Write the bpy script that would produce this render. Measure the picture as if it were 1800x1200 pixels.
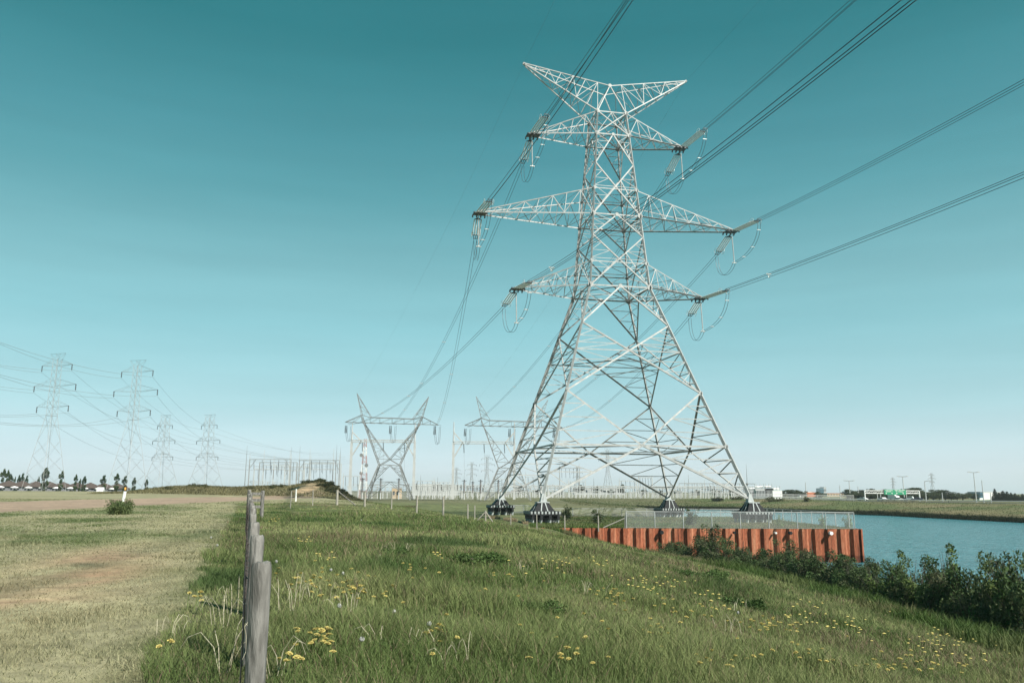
import bpy, math, random
import numpy as np
from mathutils import Vector, Matrix
random.seed(7); rng = np.random.default_rng(11)
S = bpy.context.scene
for o in list(bpy.data.objects): bpy.data.objects.remove(o)
R = math.radians
HAZE = 0.00014
# ------------------------------------------------------------------ camera
CAMZ = 1.65; FPX = 1410.33; PITCH = 0.1835; ROLL = 0.0044
cam_d = bpy.data.cameras.new('camera'); cam = bpy.data.objects.new('camera', cam_d); S.collection.objects.link(cam)
S.camera = cam
cam_d.sensor_width = 36; cam_d.sensor_fit = 'HORIZONTAL'; cam_d.lens = 36 * FPX / 1800
cam_d.clip_start = 0.1; cam_d.clip_end = 12000
fwd = Vector((0, math.cos(PITCH), math.sin(PITCH))); up = Vector((0, -math.sin(PITCH), math.cos(PITCH))); rt = Vector((1, 0, 0))
r2 = rt * math.cos(ROLL) + up * math.sin(ROLL); u2 = up * math.cos(ROLL) - rt * math.sin(ROLL)
cam.matrix_world = Matrix((( r2.x, u2.x, -fwd.x, 0), (r2.y, u2.y, -fwd.y, 0), (r2.z, u2.z, -fwd.z, CAMZ), (0, 0, 0, 1)))
# ------------------------------------------------------------------ sky + sun
SUN_EL = 41.0; SUN_DIR = Vector((0.73, -0.68, 0)).normalized()      # towards the sun, seen from above
W = bpy.data.worlds.new('World'); S.world = W; W.use_nodes = True
nt = W.node_tree; bg = nt.nodes['Background']
sky = nt.nodes.new('ShaderNodeTexSky'); sky.sky_type = 'NISHITA'; sky.sun_disc = False
sky.sun_elevation = R(SUN_EL); sky.sun_rotation = math.atan2(SUN_DIR.x, SUN_DIR.y)
sky.air_density = 1.0; sky.dust_density = 0.6; sky.ozone_density = 1.0
tc = nt.nodes.new('ShaderNodeTexCoord'); sx = nt.nodes.new('ShaderNodeSeparateXYZ'); rp = nt.nodes.new('ShaderNodeValToRGB')
nt.links.new(tc.outputs['Generated'], sx.inputs[0]); nt.links.new(sx.outputs['Z'], rp.inputs[0])
SKY_TINT = [(0.0, (0.70, 0.90, 1.22)), (0.023, (0.78, 0.915, 1.311)), (0.058, (0.719, 0.795, 0.94)), (0.097, (0.677, 0.778, 0.761)), (0.142, (0.709, 0.848, 0.737)), (0.194, (0.717, 0.95, 0.764)), (0.238, (0.671, 0.969, 0.735)), (0.288, (0.61, 0.953, 0.705)), (0.348, (0.492, 0.944, 0.685)), (0.405, (0.422, 0.94, 0.67)), (0.465, (0.326, 0.89, 0.616)), (0.512, (0.246, 0.821, 0.558)), (1.0, (0.246, 0.821, 0.558))]
el = rp.color_ramp.elements
while len(el) > 1: el.remove(el[-1])
for i, (p, c) in enumerate(SKY_TINT):
    e = el[0] if i == 0 else el.new(p)
    e.position = p; e.color = (*c, 1)
mx = nt.nodes.new('ShaderNodeMix'); mx.data_type = 'RGBA'; mx.blend_type = 'MULTIPLY'; mx.inputs[0].default_value = 1
nt.links.new(sky.outputs[0], mx.inputs[6]); nt.links.new(rp.outputs[0], mx.inputs[7])
SKY_EVEN = [(0.0, (212, 230, 233)), (0.023, (217, 233, 236)), (0.058, (200, 229, 234)), (0.097, (177, 220, 227)), (0.142, (159, 211, 219)), (0.194, (142, 202, 211)), (0.238, (134, 192, 201)), (0.288, (117, 178, 187)), (0.348, (93, 162, 172)), (0.405, (76, 147, 158)), (0.465, (60, 135, 145)), (0.512, (47, 125, 134)), (1.0, (40, 117, 127))]
rp2 = nt.nodes.new('ShaderNodeValToRGB'); nt.links.new(sx.outputs['Z'], rp2.inputs[0]); el2 = rp2.color_ramp.elements
while len(el2) > 1: el2.remove(el2[-1])
for i, (p, c) in enumerate(SKY_EVEN):
    e = el2[0] if i == 0 else el2.new(p)
    e.position = p; e.color = (*[(q / 255 / 12.92 if q < 11 else ((q / 255 + .055) / 1.055) ** 2.4) for q in c], 1)
sc_ = nt.nodes.new('ShaderNodeVectorMath'); sc_.operation = 'SCALE'; sc_.inputs['Scale'].default_value = 1.06 / (0.083 * 2 ** 0.85)
nt.links.new(rp2.outputs[0], sc_.inputs[0])
mx2 = nt.nodes.new('ShaderNodeMix'); mx2.data_type = 'RGBA'; mx2.inputs[0].default_value = .68
nt.links.new(mx.outputs[2], mx2.inputs[6]); nt.links.new(sc_.outputs[0], mx2.inputs[7])
cm = nt.nodes.new('ShaderNodeMapping'); cm.inputs['Scale'].default_value = (1.6, 1.6, 16); cn = nt.nodes.new('ShaderNodeTexNoise'); cn.inputs['Scale'].default_value = 2.2; cn.inputs['Detail'].default_value = 6
cr = nt.nodes.new('ShaderNodeMapRange'); cr.inputs[1].default_value = .35; cr.inputs[2].default_value = .7; cr.inputs[3].default_value = .975; cr.inputs[4].default_value = 1.035
cs_ = nt.nodes.new('ShaderNodeVectorMath'); cs_.operation = 'SCALE'
nt.links.new(tc.outputs['Generated'], cm.inputs[0]); nt.links.new(cm.outputs[0], cn.inputs[0]); nt.links.new(cn.outputs[0], cr.inputs[0]); nt.links.new(mx2.outputs[2], cs_.inputs[0]); nt.links.new(cr.outputs[0], cs_.inputs['Scale']); nt.links.new(cs_.outputs[0], bg.inputs[0])
bg.inputs[1].default_value = 0.083
sl = bpy.data.lights.new('sun', 'SUN'); sl.energy = 5.0; sl.angle = R(0.5); sl.color = (1, 0.95, 0.86)
so = bpy.data.objects.new('sun', sl); S.collection.objects.link(so)
sd = Vector((SUN_DIR.x * math.cos(R(SUN_EL)), SUN_DIR.y * math.cos(R(SUN_EL)), math.sin(R(SUN_EL))))
so.rotation_euler = sd.to_track_quat('Z', 'Y').to_euler()
S.view_settings.view_transform = 'Standard'; S.view_settings.look = 'None'; S.view_settings.gamma = 1; S.view_settings.exposure = 0.85
S.render.engine = 'CYCLES'

# ------------------------------------------------------------------ helpers: picture <-> place
def zat(py, D):                        # height seen at picture row py, D metres ahead
    return CAMZ + D * math.tan(PITCH - math.atan((py - 600) / FPX))
def xat(px, py, D):
    z = zat(py, D) - CAMZ; F = D * math.cos(PITCH) + z * math.sin(PITCH)
    return (px - 900) / FPX * F
def P(px, py, D): return Vector((xat(px, py, D), D, zat(py, D)))
def sm(t): t = np.clip(t, 0, 1); return t * t * (3 - 2 * t)
def vnoise(x, y, s, seed):             # smooth value noise
    x = np.asarray(x, float) / s + seed * 17.3; y = np.asarray(y, float) / s + seed * 9.1
    xi = np.floor(x); yi = np.floor(y); fx = sm(x - xi); fy = sm(y - yi)
    h = lambda a, b: np.modf(np.abs(np.sin(a * 127.1 + b * 311.7 + seed * 3.3) * 43758.5453))[0]
    return (h(xi, yi) * (1 - fx) + h(xi + 1, yi) * fx) * (1 - fy) + (h(xi, yi + 1) * (1 - fx) + h(xi + 1, yi + 1) * fx) * fy
def fbm(x, y, s, seed): return (vnoise(x, y, s, seed) + 0.5 * vnoise(x, y, s / 2.1, seed + 1) + 0.25 * vnoise(x, y, s / 4.3, seed + 2)) / 1.75
def seg_d(x, y, pts):
    d = np.full(np.shape(x), 1e9); sg = np.ones(np.shape(x))
    for (ax, ay), (bx, by) in zip(pts[:-1], pts[1:]):
        vx, vy = bx - ax, by - ay; L = vx * vx + vy * vy
        t = np.clip(((x - ax) * vx + (y - ay) * vy) / L, 0, 1)
        dd = np.hypot(x - ax - t * vx, y - ay - t * vy); c = vx * (y - ay) - vy * (x - ax)
        m = dd < d; d = np.where(m, dd, d); sg = np.where(m, np.sign(c), sg)
    return d, sg
def inside(x, y, poly):
    r = np.zeros(np.shape(x), bool); n = len(poly)
    for i in range(n):
        (ax, ay), (bx, by) = poly[i], poly[(i + 1) % n]
        if ay == by: continue
        c = ((ay > y) != (by > y)) & (x < (bx - ax) * (y - ay) / (by - ay) + ax); r ^= c
    return r
T = [(14.5, -60), (14.5, 24), (14.4, 35), (13.0, 47.4), (6.8, 66), (1.8, 82), (-1.5, 100), (-8, 122), (-24, 170), (-50, 230), (-110, 420), (-300, 900)]
NEAR = [(14.5, -400), (14.5, 24), (14.4, 35), (13.0, 47.4), (7.2, 66), (3.0, 84), (1, 96), (2, 132), (5, 250)]
FAR = [(5, 250), (14, 350), (75, 368), (114, 338), (152, 262), (168, 150), (172, -400)]
WATER = -5.35
EDGE = [(-.5, 0), (-3.0, 7.2), (-4.62, 12), (-7.2, 20), (-12.95, 38), (-22.8, 68)]
FEN = lambda y: -1.47 - 0.323 * (y - 4.8)                  # line of the timber fence
def H(x, y):
    x = np.asarray(x, float); y = np.asarray(y, float)
    d, sg = seg_d(x, y, T); s = d * sg
    Lz = -2.9 + .78 * sm((y - 64) / 20) + 0.52 * sm((y - 135) / 70) - .42 * sm((x - 118) / 28)
    t = s / 15.0; f = np.where(t < 0, 0, t); f = 1 - np.log(1 + np.exp(-7 * (f - 1))) / 7 * 1.0
    f = np.minimum(np.maximum(np.where(t < 0, 0, f), 0), 1)
    base = Lz + (0.25 - Lz) * f * (s > 0)
    base = base + .75 * sm((y - 85) / 105) * sm((s - 22) / 25) - .9 * sm((y - 205) / 35) * sm((s - 22) / 25)
    # low ridge of spoil and the taller mound
    base = base + 2.9 * np.exp(-((x + 37.0) / 5.2) ** 2 - ((y - 160) / 9) ** 2)
    rx = sm((x + 76) / 12) * (1 - sm((x + 50) / 12))
    base = base + (1.3 + 0.5 * (vnoise(x, y, 7, 5) - .5)) * rx * np.exp(-((y - 160) / 9) ** 2)
    base = base + 1.0 * np.exp(-(((x + 45) / 8.0) ** 2) - ((y - 160) / 10) ** 2)
    w = sm((np.hypot(x, y) - 3) / 12)
    base = base + w * (0.16 * (fbm(x, y, 6, 1) - .5) + 0.30 * (vnoise(x, y, 17, 4) - .5)) * (0.4 + 0.6 * (s < 24))
    inb = inside(x, y, NEAR + FAR[1:])
    dn, _ = seg_d(x, y, NEAR); df, _ = seg_d(x, y, FAR)
    dn2 = np.where(dn < 1.5, dn * dn / 3, dn - .75) * 0.55
    dfx = df * 0.063 + np.maximum(df - 38, 0) * 0.7 + 0.18 * (fbm(x, y, 18, 8) - .4) * sm(df / 8)
    z = base - np.where(inb, np.minimum(np.minimum(dn2, dfx), 6.5), 0)
    z = z + np.where(inb & (dn > 2), 0.25 * (fbm(x, y, 3, 9) - .5), 0)
    return z
def h1(x, y): return float(H(np.array([x]), np.array([y]))[0])
def ground(px, py, lo=4., hi=400.):
    Ds = np.linspace(lo, hi, 3000); tn = math.tan(PITCH - math.atan((py - 600) / FPX))
    zz = CAMZ + Ds * tn; F = Ds * math.cos(PITCH) + (zz - CAMZ) * math.sin(PITCH); X = (px - 900) / FPX * F
    hit = np.nonzero(H(X, Ds) >= zz)[0]; i = hit[0] if len(hit) else len(Ds) - 1
    return Vector((X[i], Ds[i], float(H(X[i:i+1], Ds[i:i+1])[0])))

# ------------------------------------------------------------------ helpers: meshes and tagging
class MB:
    def __init__(s): s.v = []; s.f = []
    def add(s, vs, fs):
        n = len(s.v); s.v += [tuple(v) for v in vs]; s.f += [tuple(i + n for i in f) for f in fs]
    def box(s, c, d, rz=0.0, m=None):
        vs = []
        for z in (-1, 1):
            for a, b in ((-1, -1), (1, -1), (1, 1), (-1, 1)):
                x, y = a * d[0] / 2, b * d[1] / 2
                vs.append((c[0] + x * math.cos(rz) - y * math.sin(rz), c[1] + x * math.sin(rz) + y * math.cos(rz), c[2] + z * d[2] / 2))
        s.add(vs, [(3, 2, 1, 0), (4, 5, 6, 7), (0, 1, 5, 4), (1, 2, 6, 5), (2, 3, 7, 6), (3, 0, 4, 7)])
    def frustum(s, c, z0, z1, a0, b0, a1, b1, rz=0.0):
        vs = []
        for z, a, b in ((z0, a0, b0), (z1, a1, b1)):
            for i, j in ((-1, -1), (1, -1), (1, 1), (-1, 1)):
                x, y = i * a / 2, j * b / 2
                vs.append((c[0] + x * math.cos(rz) - y * math.sin(rz), c[1] + x * math.sin(rz) + y * math.cos(rz), z))
        s.add(vs, [(3, 2, 1, 0), (4, 5, 6, 7), (0, 1, 5, 4), (1, 2, 6, 5), (2, 3, 7, 6), (3, 0, 4, 7)])
    def bar(s, p, q, w, ref=None, angle=True):
        p = Vector(p); q = Vector(q); d = q - p
        if d.length < 1e-5: return
        if angle: w = w * .9
        d.normalize(); r = Vector(ref) if ref is not None else Vector((0, 0, 1))
        a = r - d * r.dot(d)
        if a.length < 1e-3: a = Vector((1, 0.3, 0)); a = a - d * a.dot(d)
        a.normalize(); b = d.cross(a)
        if angle: t = w * 0.16; pr = [(0, 0), (w, 0), (w, t), (t, t), (t, w), (0, w)]; o = w * .35
        else: pr = [(0, 0), (w, 0), (w, w), (0, w)]; o = w / 2
        vs = [e - a * (y - o) * 1.0 + b * (x - o) for e in (p, q) for x, y in pr]; n = len(pr)
        s.add(vs, [(i, (i + 1) % n, (i + 1) % n + n, i + n) for i in range(n)] + ([tuple(range(n))[::-1], tuple(range(n, 2 * n))] if not angle else []))
    def tube(s, pts, r, n=6, cap=True):
        pts = [Vector(p) for p in pts]; m = len(pts); vs = []; pa = None
        for i, p in enumerate(pts):
            d = (pts[min(i + 1, m - 1)] - pts[max(i - 1, 0)]).normalized()
            a = pa if pa is not None else (Vector((0, 0, 1)) if abs(d.z) < .9 else Vector((1, 0, 0)))
            a = (a - d * a.dot(d)).normalized(); pa = a; b = d.cross(a)
            rr = r[i] if isinstance(r, (list, tuple)) else r
            vs += [p + (a * math.cos(k * 2 * math.pi / n) + b * math.sin(k * 2 * math.pi / n)) * rr for k in range(n)]
        fs = [(i * n + k, i * n + (k + 1) % n, (i + 1) * n + (k + 1) % n, (i + 1) * n + k) for i in range(m - 1) for k in range(n)]
        if cap: fs += [tuple(range(n))[::-1], tuple(range((m - 1) * n, m * n))]
        s.add(vs, fs)
    def plate(s, c, n, r, t=.03, k=8):
        n = Vector(n).normalized(); s.tube([Vector(c) - n * t / 2, Vector(c) + n * t / 2], r, k)
    def build(s, name, mat, parent=None, smooth=False, off=None):
        me = bpy.data.meshes.new(name)
        v = s.v if off is None else [(a - off[0], b - off[1], c - off[2]) for a, b, c in s.v]
        me.from_pydata(v, [], s.f); me.update(); me.materials.append(mat)
        if smooth: me.shade_smooth()
        o = bpy.data.objects.new(name, me); S.collection.objects.link(o)
        if off is not None and parent is None: o.location = off
        if parent: o.parent = parent
        return o
def tag(o, label=None, cat=None, group=None, kind=None):
    if label: o['label'] = label
    if cat: o['category'] = cat
    if group: o['group'] = group
    if kind: o['kind'] = kind
    return o
def empty(name, loc, label, cat, group=None, rz=0):
    o = bpy.data.objects.new(name, None); S.collection.objects.link(o); o.location = loc; o.rotation_euler.z = rz; o.empty_display_size = .5
    return tag(o, label, cat, group)
def kids(o): return [c for c in bpy.data.objects if c.parent == o]
def copy_tree(o, loc, rz=None, scale=None, label=None, par=None):
    cs = kids(o); c = o.copy(); S.collection.objects.link(c)
    if par is not None: c.parent = par
    if loc is not None: c.location = loc
    if rz is not None: c.rotation_euler.z = rz
    if scale is not None: c.scale = scale if hasattr(scale, '__len__') else (scale,) * 3
    if label: c['label'] = label
    for ch in cs: copy_tree(ch, None, par=c)
    return c
def npmesh(name, co, faces, mat, col=None, parent=None, nper=None):
    me = bpy.data.meshes.new(name); nv = len(co); nf = len(faces); k = faces.shape[1]
    me.vertices.add(nv); me.vertices.foreach_set('co', np.ascontiguousarray(co, np.float32).ravel())
    me.loops.add(nf * k); me.loops.foreach_set('vertex_index', faces.ravel().astype(np.int32))
    me.polygons.add(nf); me.polygons.foreach_set('loop_start', np.arange(0, nf * k, k, dtype=np.int32))
    me.update(calc_edges=True)
    if col is not None:
        at = me.color_attributes.new('col', 'FLOAT_COLOR', 'POINT'); at.data.foreach_set('color', np.ascontiguousarray(col, np.float32).ravel())
    me.materials.append(mat); o = bpy.data.objects.new(name, me); S.collection.objects.link(o)
    if parent: o.parent = parent
    return o

# ------------------------------------------------------------------ materials
KA = .84
def mat(name, col, rough=.6, metal=0., var=.12, scale=3., bump=0., col2=None, stretch=(1, 1, 1), spec=.4, detail=6):
    col = tuple(q * KA for q in col); col2 = tuple(q * KA for q in col2) if col2 else None
    m = bpy.data.materials.new(name); m.use_nodes = True; t = m.node_tree; b = t.nodes['Principled BSDF']
    b.inputs['Roughness'].default_value = rough; b.inputs['Metallic'].default_value = metal; b.inputs['Specular IOR Level'].default_value = spec
    c = t.nodes.new('ShaderNodeTexCoord'); mp = t.nodes.new('ShaderNodeMapping'); mp.inputs['Scale'].default_value = stretch
    n = t.nodes.new('ShaderNodeTexNoise'); n.inputs['Scale'].default_value = scale; n.inputs['Detail'].default_value = detail
    r = t.nodes.new('ShaderNodeValToRGB'); t.links.new(c.outputs['Object'], mp.inputs[0]); t.links.new(mp.outputs[0], n.inputs[0]); t.links.new(n.outputs[0], r.inputs[0])
    a = tuple(x * (1 - var) for x in col); z = col2 or tuple(min(1, x * (1 + var)) for x in col)
    r.color_ramp.elements[0].position = .35; r.color_ramp.elements[1].position = .65
    r.color_ramp.elements[0].color = (*a, 1); r.color_ramp.elements[1].color = (*z, 1); t.links.new(r.outputs[0], b.inputs['Base Color'])
    if bump:
        bu = t.nodes.new('ShaderNodeBump'); bu.inputs['Strength'].default_value = bump; bu.inputs['Distance'].default_value = .05
        t.links.new(n.outputs[0], bu.inputs['Height']); t.links.new(bu.outputs[0], b.inputs['Normal'])
    return m
def vcmat(name, rough=.8, trans=.25, nscale=0, namp=.0, bump=0):
    m = bpy.data.materials.new(name); m.use_nodes = True; t = m.node_tree; b = t.nodes['Principled BSDF']; out = t.nodes['Material Output']
    b.inputs['Roughness'].default_value = rough; b.inputs['Specular IOR Level'].default_value = .15
    a = t.nodes.new('ShaderNodeVertexColor'); a.layer_name = 'col'; k0 = t.nodes.new('ShaderNodeVectorMath'); k0.operation = 'SCALE'; k0.inputs['Scale'].default_value = KA; t.links.new(a.outputs[0], k0.inputs[0]); src = k0.outputs[0]
    if nscale:
        c = t.nodes.new('ShaderNodeTexCoord')
        n = t.nodes.new('ShaderNodeTexNoise'); n.inputs['Scale'].default_value = nscale; n.inputs['Detail'].default_value = 9; n.inputs['Roughness'].default_value = .7
        t.links.new(c.outputs['Object'], n.inputs[0])
        mr = t.nodes.new('ShaderNodeMapRange'); mr.inputs[1].default_value = .3; mr.inputs[2].default_value = .7; mr.inputs[3].default_value = 1 - namp; mr.inputs[4].default_value = 1 + namp
        t.links.new(n.outputs[0], mr.inputs[0])
        mm = t.nodes.new('ShaderNodeVectorMath'); mm.operation = 'SCALE'; t.links.new(src, mm.inputs[0]); t.links.new(mr.outputs[0], mm.inputs['Scale']); src = mm.outputs[0]
        if bump:
            bu = t.nodes.new('ShaderNodeBump'); bu.inputs['Strength'].default_value = bump; bu.inputs['Distance'].default_value = .1
            t.links.new(n.outputs[0], bu.inputs['Height']); t.links.new(bu.outputs[0], b.inputs['Normal'])
    t.links.new(src, b.inputs['Base Color'])
    if trans:
        tr = t.nodes.new('ShaderNodeBsdfTranslucent'); t.links.new(src, tr.inputs[0]); mi = t.nodes.new('ShaderNodeMixShader'); mi.inputs[0].default_value = trans
        t.links.new(b.outputs[0], mi.inputs[1]); t.links.new(tr.outputs[0], mi.inputs[2]); t.links.new(mi.outputs[0], out.inputs[0])
    return m
M = {}
M['steel'] = mat('galvanised_steel', (.37, .38, .375), .55, .05, .16, 1.5)
M['steel_far'] = mat('galvanised_steel_old', (.21, .22, .22), .6, .05, .15, .5)
M['steel_pyl'] = mat('pale_pylon_steel', (.30, .31, .31), .6, .05, .12, .5)
M['steel_white'] = mat('pale_steel', (.46, .47, .465), .5, 0, .08, .5)
M['dark'] = mat('dark_steel', (.018, .02, .022), .7, 0, .3, 2, spec=.15)
M['hard'] = mat('line_hardware', (.10, .105, .11), .45, .5, .3, 2)
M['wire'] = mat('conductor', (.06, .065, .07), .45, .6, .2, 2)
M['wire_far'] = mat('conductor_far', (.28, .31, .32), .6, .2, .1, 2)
M['glass_ins'] = mat('insulator_glass', (.62, .68, .66), .3, 0, .15, 3, spec=.6)
M['bright'] = mat('bright_fitting', (.8, .8, .78), .3, .5, .05, 3)
M['rust'] = mat('rust', (.3, .1, .05), .85)
M['wood'] = mat('weathered_wood', (.16, .152, .14), .9, 0, .3, 9, .6, (.25, .24, .225), (2.5, 2.5, .5))
M['woodtop'] = mat('wood_end_grain', (.20, .17, .14), .95, 0, .4, 18, .6)
M['wood_pale'] = mat('pale_wood', (.30, .28, .24), .9, 0, .2, 6, .3, None, (3, 3, .4))
M['concrete'] = mat('concrete', (.45, .45, .43), .85, 0, .15, 3, .2)
M['white'] = mat('white_paint', (.8, .8, .78), .4, 0, .04, 4)
M['black'] = mat('black_plastic', (.02, .02, .02), .4)
M['orange'] = mat('orange_reflector', (.9, .45, .1), .3)
M['red'] = mat('red_paint', (.42, .27, .26), .6)
M['roof'] = mat('brown_shingles', (.085, .063, .055), .9, 0, .2, 4, .2)
M['wall'] = mat('grey_stucco', (.22, .23, .25), .85, 0, .15, 2)
M['window'] = mat('dark_glass', (.03, .04, .05), .15)
M['orange_roof'] = mat('orange_roof', (.48, .16, .08), .8)
M['tan'] = mat('tan_cladding', (.5, .38, .25), .8)
M['green_sign'] = mat('green_sign_sheet', (.02, .28, .14), .5, 0, .1, 3)
M['blue_glass'] = mat('blue_glass', (.09, .2, .26), .2, .3)
M['grey_bld'] = mat('grey_cladding', (.4, .41, .42), .8)
M['bark'] = mat('bark', (.09, .075, .06), .95, 0, .3, 8, .5)
M['porcelain'] = mat('brown_porcelain', (.05, .045, .042), .35, 0, .3, 4)
M['porc_grey'] = mat('grey_porcelain', (.48, .5, .5), .4, 0, .1, 4)
M['asphalt'] = mat('asphalt', (.055, .055, .058), .9, 0, .15, 2, .1)
M['yellow'] = mat('dandelion_petals', (.54, .44, .14), .8, 0, .2, 60)
M['stem'] = mat('dandelion_stem', (.14, .19, .06), .8)
M['seed'] = mat('dandelion_seed', (.42, .42, .40), .9)
M['drygrass'] = mat('dry_straw', (.36, .33, .24), .9, 0, .25, 12)
M['old_wire'] = mat('rusted_wire', (.06, .045, .04), .8, 0, .2, 9)
M['tyre'] = mat('tyre', (.02, .02, .02), .9)
M['car_white'] = mat('white_car_paint', (.78, .78, .78), .25, 0, .03, 2, spec=.6)
M['car_dark'] = mat('dark_car_paint', (.05, .05, .09), .25, 0, .03, 2, spec=.6)
M['tail'] = mat('tail_light', (.4, .02, .02), .3)
M['grass'] = vcmat('grass_blades', .75, .3)
M['leaf'] = vcmat('leaves', .7, .25)
M['groundm'] = vcmat('ground_soil_turf', .95, 0, 2.6, .42, .5)
def rust_mat():
    m = bpy.data.materials.new('rusted_sheet_pile'); m.use_nodes = True; t = m.node_tree; b = t.nodes['Principled BSDF']; b.inputs['Roughness'].default_value = .85; b.inputs['Specular IOR Level'].default_value = .2
    c = t.nodes.new('ShaderNodeTexCoord'); ns = []
    for st, sc in (((1, 1, .06), 3.2), ((1, 1, .25), 12.), ((.45, .45, .01), 1.6)):
        mp = t.nodes.new('ShaderNodeMapping'); mp.inputs['Scale'].default_value = st; n = t.nodes.new('ShaderNodeTexNoise'); n.inputs['Scale'].default_value = sc; n.inputs['Detail'].default_value = 5
        t.links.new(c.outputs['Object'], mp.inputs[0]); t.links.new(mp.outputs[0], n.inputs[0]); ns.append(n)
    r = t.nodes.new('ShaderNodeValToRGB'); e = r.color_ramp.elements
    e[0].position = .38; e[0].color = (.095, .031, .017, 1); e[1].position = .62; e[1].color = (.40, .18, .105, 1); k = e.new(.5); k.color = (.26, .08, .04, 1)
    ad = t.nodes.new('ShaderNodeMix'); ad.data_type = 'FLOAT'; ad.inputs[0].default_value = .45; t.links.new(ns[0].outputs[0], ad.inputs[2]); t.links.new(ns[1].outputs[0], ad.inputs[3])
    ad2 = t.nodes.new('ShaderNodeMix'); ad2.data_type = 'FLOAT'; ad2.inputs[0].default_value = .35; t.links.new(ad.outputs[0], ad2.inputs[2]); t.links.new(ns[2].outputs[0], ad2.inputs[3])
    t.links.new(ad2.outputs[0], r.inputs[0])
    # damp tide mark along the foot
    sp = t.nodes.new('ShaderNodeSeparateXYZ'); t.links.new(c.outputs['Object'], sp.inputs[0])
    mr = t.nodes.new('ShaderNodeMapRange'); mr.inputs[1].default_value = -4.72; mr.inputs[2].default_value = -4.62; mr.inputs[3].default_value = .5; mr.inputs[4].default_value = 1
    t.links.new(sp.outputs[2], mr.inputs[0]); mm = t.nodes.new('ShaderNodeVectorMath'); mm.operation = 'SCALE'
    t.links.new(r.outputs[0], mm.inputs[0]); t.links.new(mr.outputs[0], mm.inputs['Scale']); t.links.new(mm.outputs[0], b.inputs['Base Color'])
    bu = t.nodes.new('ShaderNodeBump'); bu.inputs['Strength'].default_value = .4; bu.inputs['Distance'].default_value = .03; t.links.new(ns[1].outputs[0], bu.inputs['Height']); t.links.new(bu.outputs[0], b.inputs['Normal'])
    return m
M['pile'] = rust_mat()
def mesh_mat(cover):
    m = bpy.data.materials.new('chain_link_%d' % int(cover * 100)); m.use_nodes = True; t = m.node_tree; out = t.nodes['Material Output']; b = t.nodes['Principled BSDF']
    b.inputs['Base Color'].default_value = (.55, .56, .56, 1); b.inputs['Roughness'].default_value = .5
    tr = t.nodes.new('ShaderNodeBsdfTransparent'); mi = t.nodes.new('ShaderNodeMixShader')
    n = t.nodes.new('ShaderNodeTexNoise'); n.inputs['Scale'].default_value = .6; mr = t.nodes.new('ShaderNodeMapRange'); mr.inputs[3].default_value = cover * .8; mr.inputs[4].default_value = cover * 1.2
    c = t.nodes.new('ShaderNodeTexCoord'); t.links.new(c.outputs['Object'], n.inputs[0]); t.links.new(n.outputs[0], mr.inputs[0]); t.links.new(mr.outputs[0], mi.inputs[0])
    t.links.new(tr.outputs[0], mi.inputs[1]); t.links.new(b.outputs[0], mi.inputs[2]); t.links.new(mi.outputs[0], out.inputs[0]); return m
M['chain'] = mesh_mat(.16); M['chain_far'] = mesh_mat(.18)
def water_mat():
    m = bpy.data.materials.new('canal_water'); m.use_nodes = True; t = m.node_tree; b = t.nodes['Principled BSDF']
    b.inputs['Base Color'].default_value = (.07, .25, .29, 1); b.inputs['Roughness'].default_value = .16; b.inputs['IOR'].default_value = 1.33
    c = t.nodes.new('ShaderNodeTexCoord'); mp = t.nodes.new('ShaderNodeMapping'); mp.inputs['Scale'].default_value = (1, 2.2, 1); mp.inputs['Rotation'].default_value = (0, 0, .5)
    t.links.new(c.outputs['Object'], mp.inputs[0]); last = None
    for sc, st, di in ((.16, 1., 5.), (.55, 1., 2.0)):
        n = t.nodes.new('ShaderNodeTexNoise'); n.inputs['Scale'].default_value = sc; n.inputs['Detail'].default_value = 5; n.inputs['Roughness'].default_value = .6
        t.links.new(mp.outputs[0], n.inputs[0]); bu = t.nodes.new('ShaderNodeBump'); bu.inputs['Strength'].default_value = st; bu.inputs['Distance'].default_value = di
        t.links.new(n.outputs[0], bu.inputs['Height'])
        if last: t.links.new(last.outputs[0], bu.inputs['Normal'])
        last = bu
    t.links.new(last.outputs[0], b.inputs['Normal']); return m
M['water'] = water_mat()

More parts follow.
